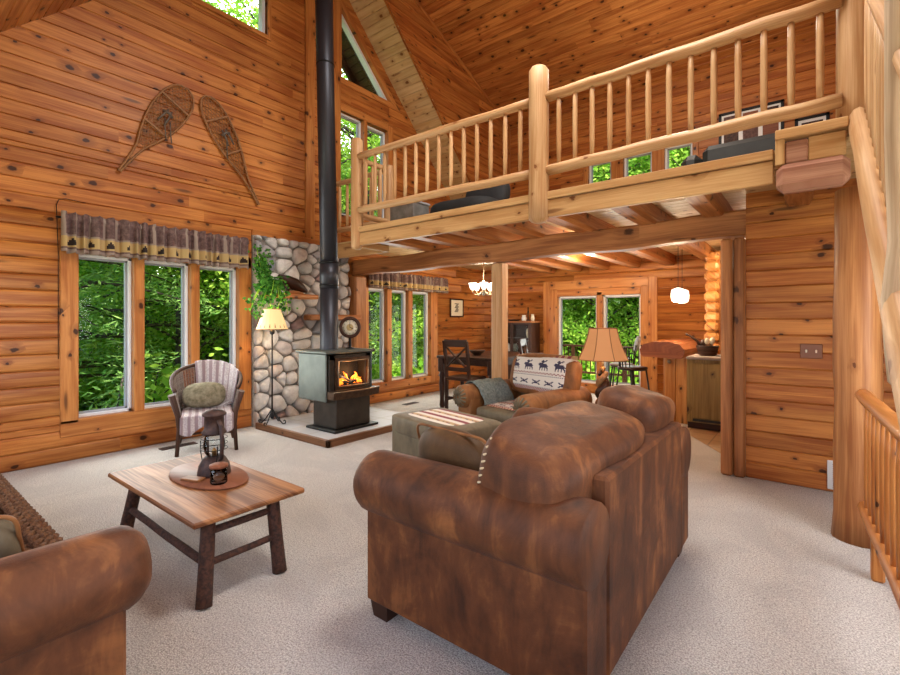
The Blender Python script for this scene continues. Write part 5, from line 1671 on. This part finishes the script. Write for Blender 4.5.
m = MB(); m.lathe([(0, 0), (.10, 0), (.10, .02), (.03, .06), (.05, .2), (.02, .34), (0, .34)], seg=16); obj('base', m, M['galv'], wl)
m = MB(); m.lathe([(.13, .32), (.06, .55), (.057, .55), (.127, .32)], seg=20, cap=False); obj('lamp_shade', m, M['white'], wl)
gs = thing('leather_couch', 'dark green leather couch at the right end of the loft behind the railing', 'couch', (-.55, 6.1, LZ))
m = MB(); m.box((-.40, -.4, .08), (.9, .42, .40), 0, .04); obj('base', m, M['greenleather'], gs)
m = MB(); m.box((-.40, -.42, .08), (.9, -.18, .66), 0, .06); obj('backrest', m, M['greenleather'], gs)
m = MB(); m.box((-.62, -.42, .08), (-.40, .44, .60), 1, .07); obj('arm', m, M['greenleather'], gs)
for sx in (-.5, .8):
    for sy in (-.3, .3):
        m = MB(); m.box((sx - .03, sy - .03, 0), (sx + .03, sy + .03, .08), 2); obj('foot', m, M['dark'], gs)
def picture(label, x0, x1, z0, z1, nx, nz):
    p_ = thing('framed_picture', label, 'picture', ((x0 + x1) / 2, YF - .03, z0)); w = .045
    m = MB()
    for a in ((x0, x1, z0, z0 + w), (x0, x1, z1 - w, z1), (x0, x0 + w, z0, z1), (x1 - w, x1, z0, z1)): m.box((a[0], YF - .05, a[2]), (a[1], YF - .022, a[3]), 0, .004)
    obj('frame', m, M['black'], p_, True)
    m = MB(); m.box((x0 + w * .8, YF - .035, z0 + w * .8), (x1 - w * .8, YF - .024, z1 - w * .8), 0); obj('mat_board', m, M['white'], p_, True)
    for i in range(nx):
        for j in range(nz):
            m = MB(); W_ = (x1 - x0 - 2 * w); H_ = (z1 - z0 - 2 * w)
            a0 = x0 + w + W_ * (i + .12) / nx; a1 = x0 + w + W_ * (i + .9) / nx; b0 = z0 + w + H_ * (j + .12) / nz; b1 = z0 + w + H_ * (j + .88) / nz
            m.box((a0, YF - .038, b0), (a1, YF - .034, b1), 0); obj('photo', m, M[('rust', 'val_mauve', 'placemat')[(i + j) % 3]], p_, True)
picture('large black-framed panel of photos on the loft back wall above the couch', -1.30, -.36, 4.50, 5.15, 3, 2)
picture('dark framed picture on the loft back wall right of the larger frame', -.22, .22, 4.3, 4.78, 1, 1)

# ------------------------------------------------------------------ outside: ground, trees
m = MB()
G = 34
def gz(x, y):
    d = max(0, -6.6 - x) ; e = max(0, y - 9.8)
    r_ = max(d, e)
    return -.65 + .02 * r_ + .16 * max(0, r_ - 7) + .25 * noise.noise(V((x * .15, y * .15, 0)))
m.grid(lambda u, v: (-46 + 62 * u, -20 + 64 * v, gz(-46 + 62 * u, -20 + 64 * v)), 50, 50, uv=(1, 1))
o = struct('ground', m, M['soil'])
tr = random.Random(21)


def tree_mesh(seed, kind, H):
    r = random.Random(seed); t, l = MB(), MB()
    tr0 = .10 + .012 * H * (1 if kind else .9)
    bend = V((r.uniform(-.4, .4), r.uniform(-.4, .4), 0))
    axis = [V((bend.x * (k / 8) ** 2, bend.y * (k / 8) ** 2, H * k / 8)) for k in range(9)]
    t.tube(axis, [tr0 * (1 - .8 * k / 8) for k in range(9)], 10, wob=.12)
    nb = 36 if kind == 0 else 44
    for b in range(nb):
        f = r.uniform(.10, .98) if kind == 0 else r.uniform(.10, 1.0)
        base = V((bend.x * f * f, bend.y * f * f, H * f)); a = r.uniform(0, 2 * PI)
        ln = (H * .30 * (1.08 - f) + .5) if kind == 0 else H * .26 * (1.15 - abs(f - .6))
        tip = base + V((math.cos(a), math.sin(a), -.18 if kind == 0 else .45)) * ln
        mid = base.lerp(tip, .5) + V((0, 0, .12 * ln))
        ps = bez(base, mid, tip, 6); t.tube(ps, [.035 * (1 - k / 7) + .006 for k in range(7)], 5, cap=False)
        nl = 420 if kind == 0 else 480
        for q in range(nl):
            k = r.random() ** .6
            p = ps[min(6, int(k * 6.99))] + V((r.gauss(0, .20), r.gauss(0, .20), r.gauss(0, .13))) * (1 if kind == 0 else 1.6)
            s = r.uniform(.05, .10) if kind == 0 else r.uniform(.04, .08)
            n = V((r.gauss(0, .5), r.gauss(0, .5), 1)) if kind == 0 else V((r.gauss(0, 1), r.gauss(0, 1), r.gauss(.4, .6)))
            n.normalize(); x = n.cross(V((r.gauss(0, 1), r.gauss(0, 1), r.gauss(0, .3)))).normalized(); y = n.cross(x); w = r.random()
            wd = .25 if kind == 0 else .55
            bb = l.add([p - y * s, p + x * s * wd, p + y * s, p - x * s * wd]); l.face([bb, bb + 1, bb + 2, bb + 3], [(0, 0, w)] * 4)
    return t, l


def bush_mesh(seed):
    r = random.Random(seed); t, l = MB(), MB()
    for b in range(9):
        a = r.uniform(0, 2 * PI); tip = V((math.cos(a) * .7, math.sin(a) * .7, r.uniform(.5, 1.3)))
        t.tube([(0, 0, 0), tip * .5 + V((0, 0, .2)), tip], .012, 5, cap=False)
        for q in range(60):
            p = tip * r.uniform(.25, 1.05) + V((r.gauss(0, .2), r.gauss(0, .2), r.gauss(0, .2))); p.z = max(.03, p.z)
            n = V((r.gauss(0, 1), r.gauss(0, 1), r.gauss(.6, .6))).normalized(); x = n.cross(V((r.gauss(0, 1), r.gauss(0, 1), .2))).normalized(); y = n.cross(x); s = r.uniform(.07, .14); w = r.random()
            bb = l.add([p - y * s, p + x * s * .5, p + y * s, p - x * s * .5]); l.face([bb, bb + 1, bb + 2, bb + 3], [(0, 0, w)] * 4)
    return t, l


protos = []
for k, (kind, H, lab) in enumerate(((0, 11, 'dark green conifer growing in the woods outside the windows'), (1, 12, 'leafy broad-leaved tree growing in the woods outside the windows'), (1, 9, 'slender young broad-leaved tree in the woods outside'), (0, 8, 'small feathery conifer growing in the woods outside'))):
    t_, l_ = tree_mesh(40 + k, kind, H)
    rt = thing('conifer_tree' if kind == 0 else 'leafy_tree', lab, 'tree', (0, 0, 0), 0, 'trees outside')
    obj('trunk', t_, M['bark'], rt); obj('foliage', l_, M['needle'] if kind == 0 else M['broad'], rt)
    protos.append([rt, 0])
bt, bl = bush_mesh(9)
bu = thing('bush', 'green bush in the undergrowth outside', 'bush', (0, 0, 0), 0, 'bushes outside'); obj('stems', bt, M['bark'], bu); obj('foliage', bl, M['broad'], bu)
protos.append([bu, 0])


def plant(k, x, y, rz, dz=0.0):
    rt, used = protos[k]
    loc = (x, y, gz(x, y) - .05 + dz)
    if used: o = dup(rt, loc, rz)
    else: rt.location = loc; rt.rotation_euler = (0, 0, rz); o = rt
    protos[k][1] += 1
    return o


spots = []
def scatter(n, fx, fy, dmin, kinds):
    c = 0; tries = 0
    while c < n and tries < 4000:
        tries += 1
        x, y = fx(), fy()
        if any((x - a) ** 2 + (y - b) ** 2 < dmin * dmin for a, b in spots): continue
        spots.append((x, y)); plant(tr.choice(kinds), x, y, tr.uniform(0, 6.28)); c += 1
# left of the house
for (x, y, k) in ((-10.0, 2.1, 3), (-11.2, 3.6, 0), (-12.2, 5.0, 1), (-10.4, 9.2, 1), (-11.5, 12.2, 2), (-10.2, 6.8, 2)):
    spots.append((x, y)); plant(k, x, y, tr.uniform(0, 6))
scatter(22, lambda: tr.uniform(-18, -11.5), lambda: tr.uniform(-1, 21), 1.7, (0, 0, 1, 2, 3))
scatter(28, lambda: tr.uniform(-32, -17.5), lambda: tr.uniform(-1, 34), 1.9, (0, 0, 1, 1, 3))
# beyond the far wall
for (x, y, k) in ((-5.4, 15.0, 2), (-2.6, 16.2, 2), (-7.5, 15.5, 1)):
    spots.append((x, y)); plant(k, x, y, tr.uniform(0, 6))
scatter(16, lambda: tr.uniform(-13, 3), lambda: tr.uniform(15.5, 21), 1.9, (1, 1, 2))
scatter(14, lambda: tr.uniform(-22, 2), lambda: tr.uniform(20, 32), 2.2, (1, 1, 0))
spots = []
scatter(60, lambda: tr.uniform(-19, -8.6), lambda: tr.uniform(0, 20), 1.0, (4,))
scatter(70, lambda: tr.uniform(-14, 1), lambda: tr.uniform(12.7, 26), .8, (4,))
# deck outside the far windows
m = MB(); boards(m, (0, 0, -.12), X, Y, Z, 9.7, 12.2, .14, lambda v: (-6.6, -1.0), [], 'vg', .03); struct('ground_deck', m, M['grey_log'])
dk_ = thing('deck_railing', 'dark wooden deck railing outside the far windows', 'railing', (-3.8, 12.15, -.09))
m = MB(); m.box((-6.6, 12.1, .80), (-1.0, 12.2, .85), 0, .005); m.box((-6.6, 12.13, .08), (-1.0, 12.17, .14), 0, .005); obj('rail', m, M['dark'], dk_, True)
for k in range(5):
    m = MB(); m.box((-6.6 + 1.38 * k, 12.1, -.09), (-6.5 + 1.38 * k, 12.2, .80), 2, .005); obj('post', m, M['dark'], dk_, True)
for k in range(44):
    m = MB(); m.box((-6.45 + .125 * k, 12.14, .14), (-6.425 + .125 * k, 12.16, .80), 2, 0); obj('baluster', m, M['dark'], dk_, True)
dtb = thing('patio_table', 'pale blue-grey patio table on the deck outside the far window', 'table', (-3.8, 10.9, -.09))
m = MB(); m.lathe([(0, .70), (.5, .70), (.51, .715), (.5, .73), (0, .73)], seg=28); obj('table_top', m, M['galv'], dtb)
m = MB(); m.lathe([(0, 0), (.25, 0), (.25, .03), (.04, .06), (.04, .70), (0, .70)], seg=16); obj('pedestal', m, M['galv'], dtb)

# ------------------------------------------------------------------ light
w = bpy.data.worlds.new('World'); SC.world = w; w.use_nodes = True
bg = w.node_tree.nodes['Background']
sk = w.node_tree.nodes.new('ShaderNodeTexSky'); sk.sky_type = 'NISHITA'; sk.sun_disc = False; sk.sun_elevation = R(48); sk.sun_rotation = R(-60); sk.air_density = 1.0; sk.dust_density = 2.0
w.node_tree.links.new(sk.outputs[0], bg.inputs[0]); bg.inputs[1].default_value = .64


def light(name, typ, loc, energy, col=(1, 1, 1), size=None, aim=None, size_y=None, spread=None):
    d = bpy.data.lights.new(name, typ); d.energy = energy; d.color = col
    o = bpy.data.objects.new(name, d); COL.objects.link(o); o.location = loc
    if typ == 'AREA':
        d.size = size
        if size_y: d.shape = 'RECTANGLE'; d.size_y = size_y
        if spread: d.spread = spread
    elif typ != 'SUN' and size: d.shadow_soft_size = size
    if aim is not None:
        o.rotation_euler = (V(aim) - V(loc)).to_track_quat('-Z', 'Y').to_euler()
    return o


s = light('Sun', 'SUN', (10, -10, 20), 10.5, (1, .95, .86), aim=None); s.rotation_euler = (V((-.26, .2, -.95))).to_track_quat('-Z', 'Y').to_euler(); s.data.angle = R(2)
DAY = (1, .97, .93); WARM = (1, .80, .56)
# unseen fill lights added at the near wall, then daylight from the side window
light('fill_near_wall', 'AREA', (-4.15, YN + .03, 1.6), 24, DAY, 2.5, (-4.15, 5, 1.4), 1.4)
light('fill_near_wall', 'AREA', (-.5, YN + .03, 1.6), 18, DAY, 2.8, (-.5, 5, 1.4), 1.4)
light('daylight_side_window', 'AREA', (XR - .03, 2.1, 1.4), 100, DAY, 3.0, (-5, 2.1, 1.3), 1.8)
light('fill_overhead', 'AREA', (-1.6, 2.9, 5.9), 225, DAY, 2.4, (-2.6, 3.4, 0), 1.6)  # overhead fill added to brighten the room, no fixture there
# daylight entering by the big windows in the photo
light('daylight_big_window', 'AREA', (WL + .2, 2.38, 1.32), 50, (.95, 1, .95), 1.9, (0, 2.38, .9), 1.7)
light('daylight_dining_window', 'AREA', (WL + .2, 6.5, 1.2), 26, (.95, 1, .95), 1.7, (0, 6.5, .9), 1.6)
light('daylight_far_window', 'AREA', (-3.5, YF - .15, 1.1), 26, (.95, 1, .95), 1.8, (-3.5, 0, .9), 1.7)
# room lamps
light('lamp_chandelier', 'POINT', (CX, CY, 2.25), 42, WARM, .15)
light('lamp_pendant', 'POINT', (-1.58, 7.55, 1.68), 32, WARM, .1)
light('lamp_table', 'POINT', (TX, TY, 1.28), 6, WARM, .06)
light('lamp_floor', 'POINT', (-5.84, 3.52, HZ + 1.48), 9, WARM, .05)
light('lamp_fire', 'POINT', (FX - .03, 4.12, .8), 3, (1, .5, .2), .05)
light('lamp_loft', 'POINT', (-4.66, 5.15, LZ + .5), 6, WARM, .06)
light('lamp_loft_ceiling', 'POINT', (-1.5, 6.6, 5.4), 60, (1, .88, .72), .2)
for k, (x_, y_) in enumerate(((-3.0, 7.6), (-.6, 8.2), (-2.3, 6.4))):  # fill lights added for even brightness under the loft, without fixtures
    light('fill_under_loft', 'POINT', (x_, y_, 2.45), 34, WARM, .12)

cam = bpy.data.cameras.new('Camera'); co = bpy.data.objects.new('Camera', cam); COL.objects.link(co)
cam.sensor_fit = 'HORIZONTAL'; cam.sensor_width = 36; cam.lens = 36 * 464 / 900
cam.shift_y = -16.5 / 900
co.location = (0, 0, 1.5)
co.rotation_euler = (R(90), 0, math.atan2(.6150, .7885))
cam.clip_start = .05; cam.clip_end = 300
SC.camera = co
vs = SC.view_settings
vs.view_transform = 'Standard'; vs.look = 'None'; vs.gamma = 1; vs.use_curve_mapping = False; vs.exposure = 0.58

GRP = {'dining_chair': 'dining chairs at the tall table', 'bar_stool': 'bar stools by the log bar', 'pendant_lamp': 'pendants over the bar', 'throw_pillow': 'throw pillows', 'snowshoe': 'snowshoes on the log wall', 'door_post': 'paired door posts', 'window_valance': 'plaid valances', 'floor_register': 'floor registers', 'stone_wall_shelf': 'shelves on the stone wall', 'vase': 'vases in the cabinet', 'framed_picture': 'framed pictures', 'loft_railing': 'loft railings'}
for o in bpy.data.objects:
    if o.parent is None and o.get('label') and not o.get('group'):
        g = GRP.get(o.name.split('.')[0])
        if g: o['group'] = g
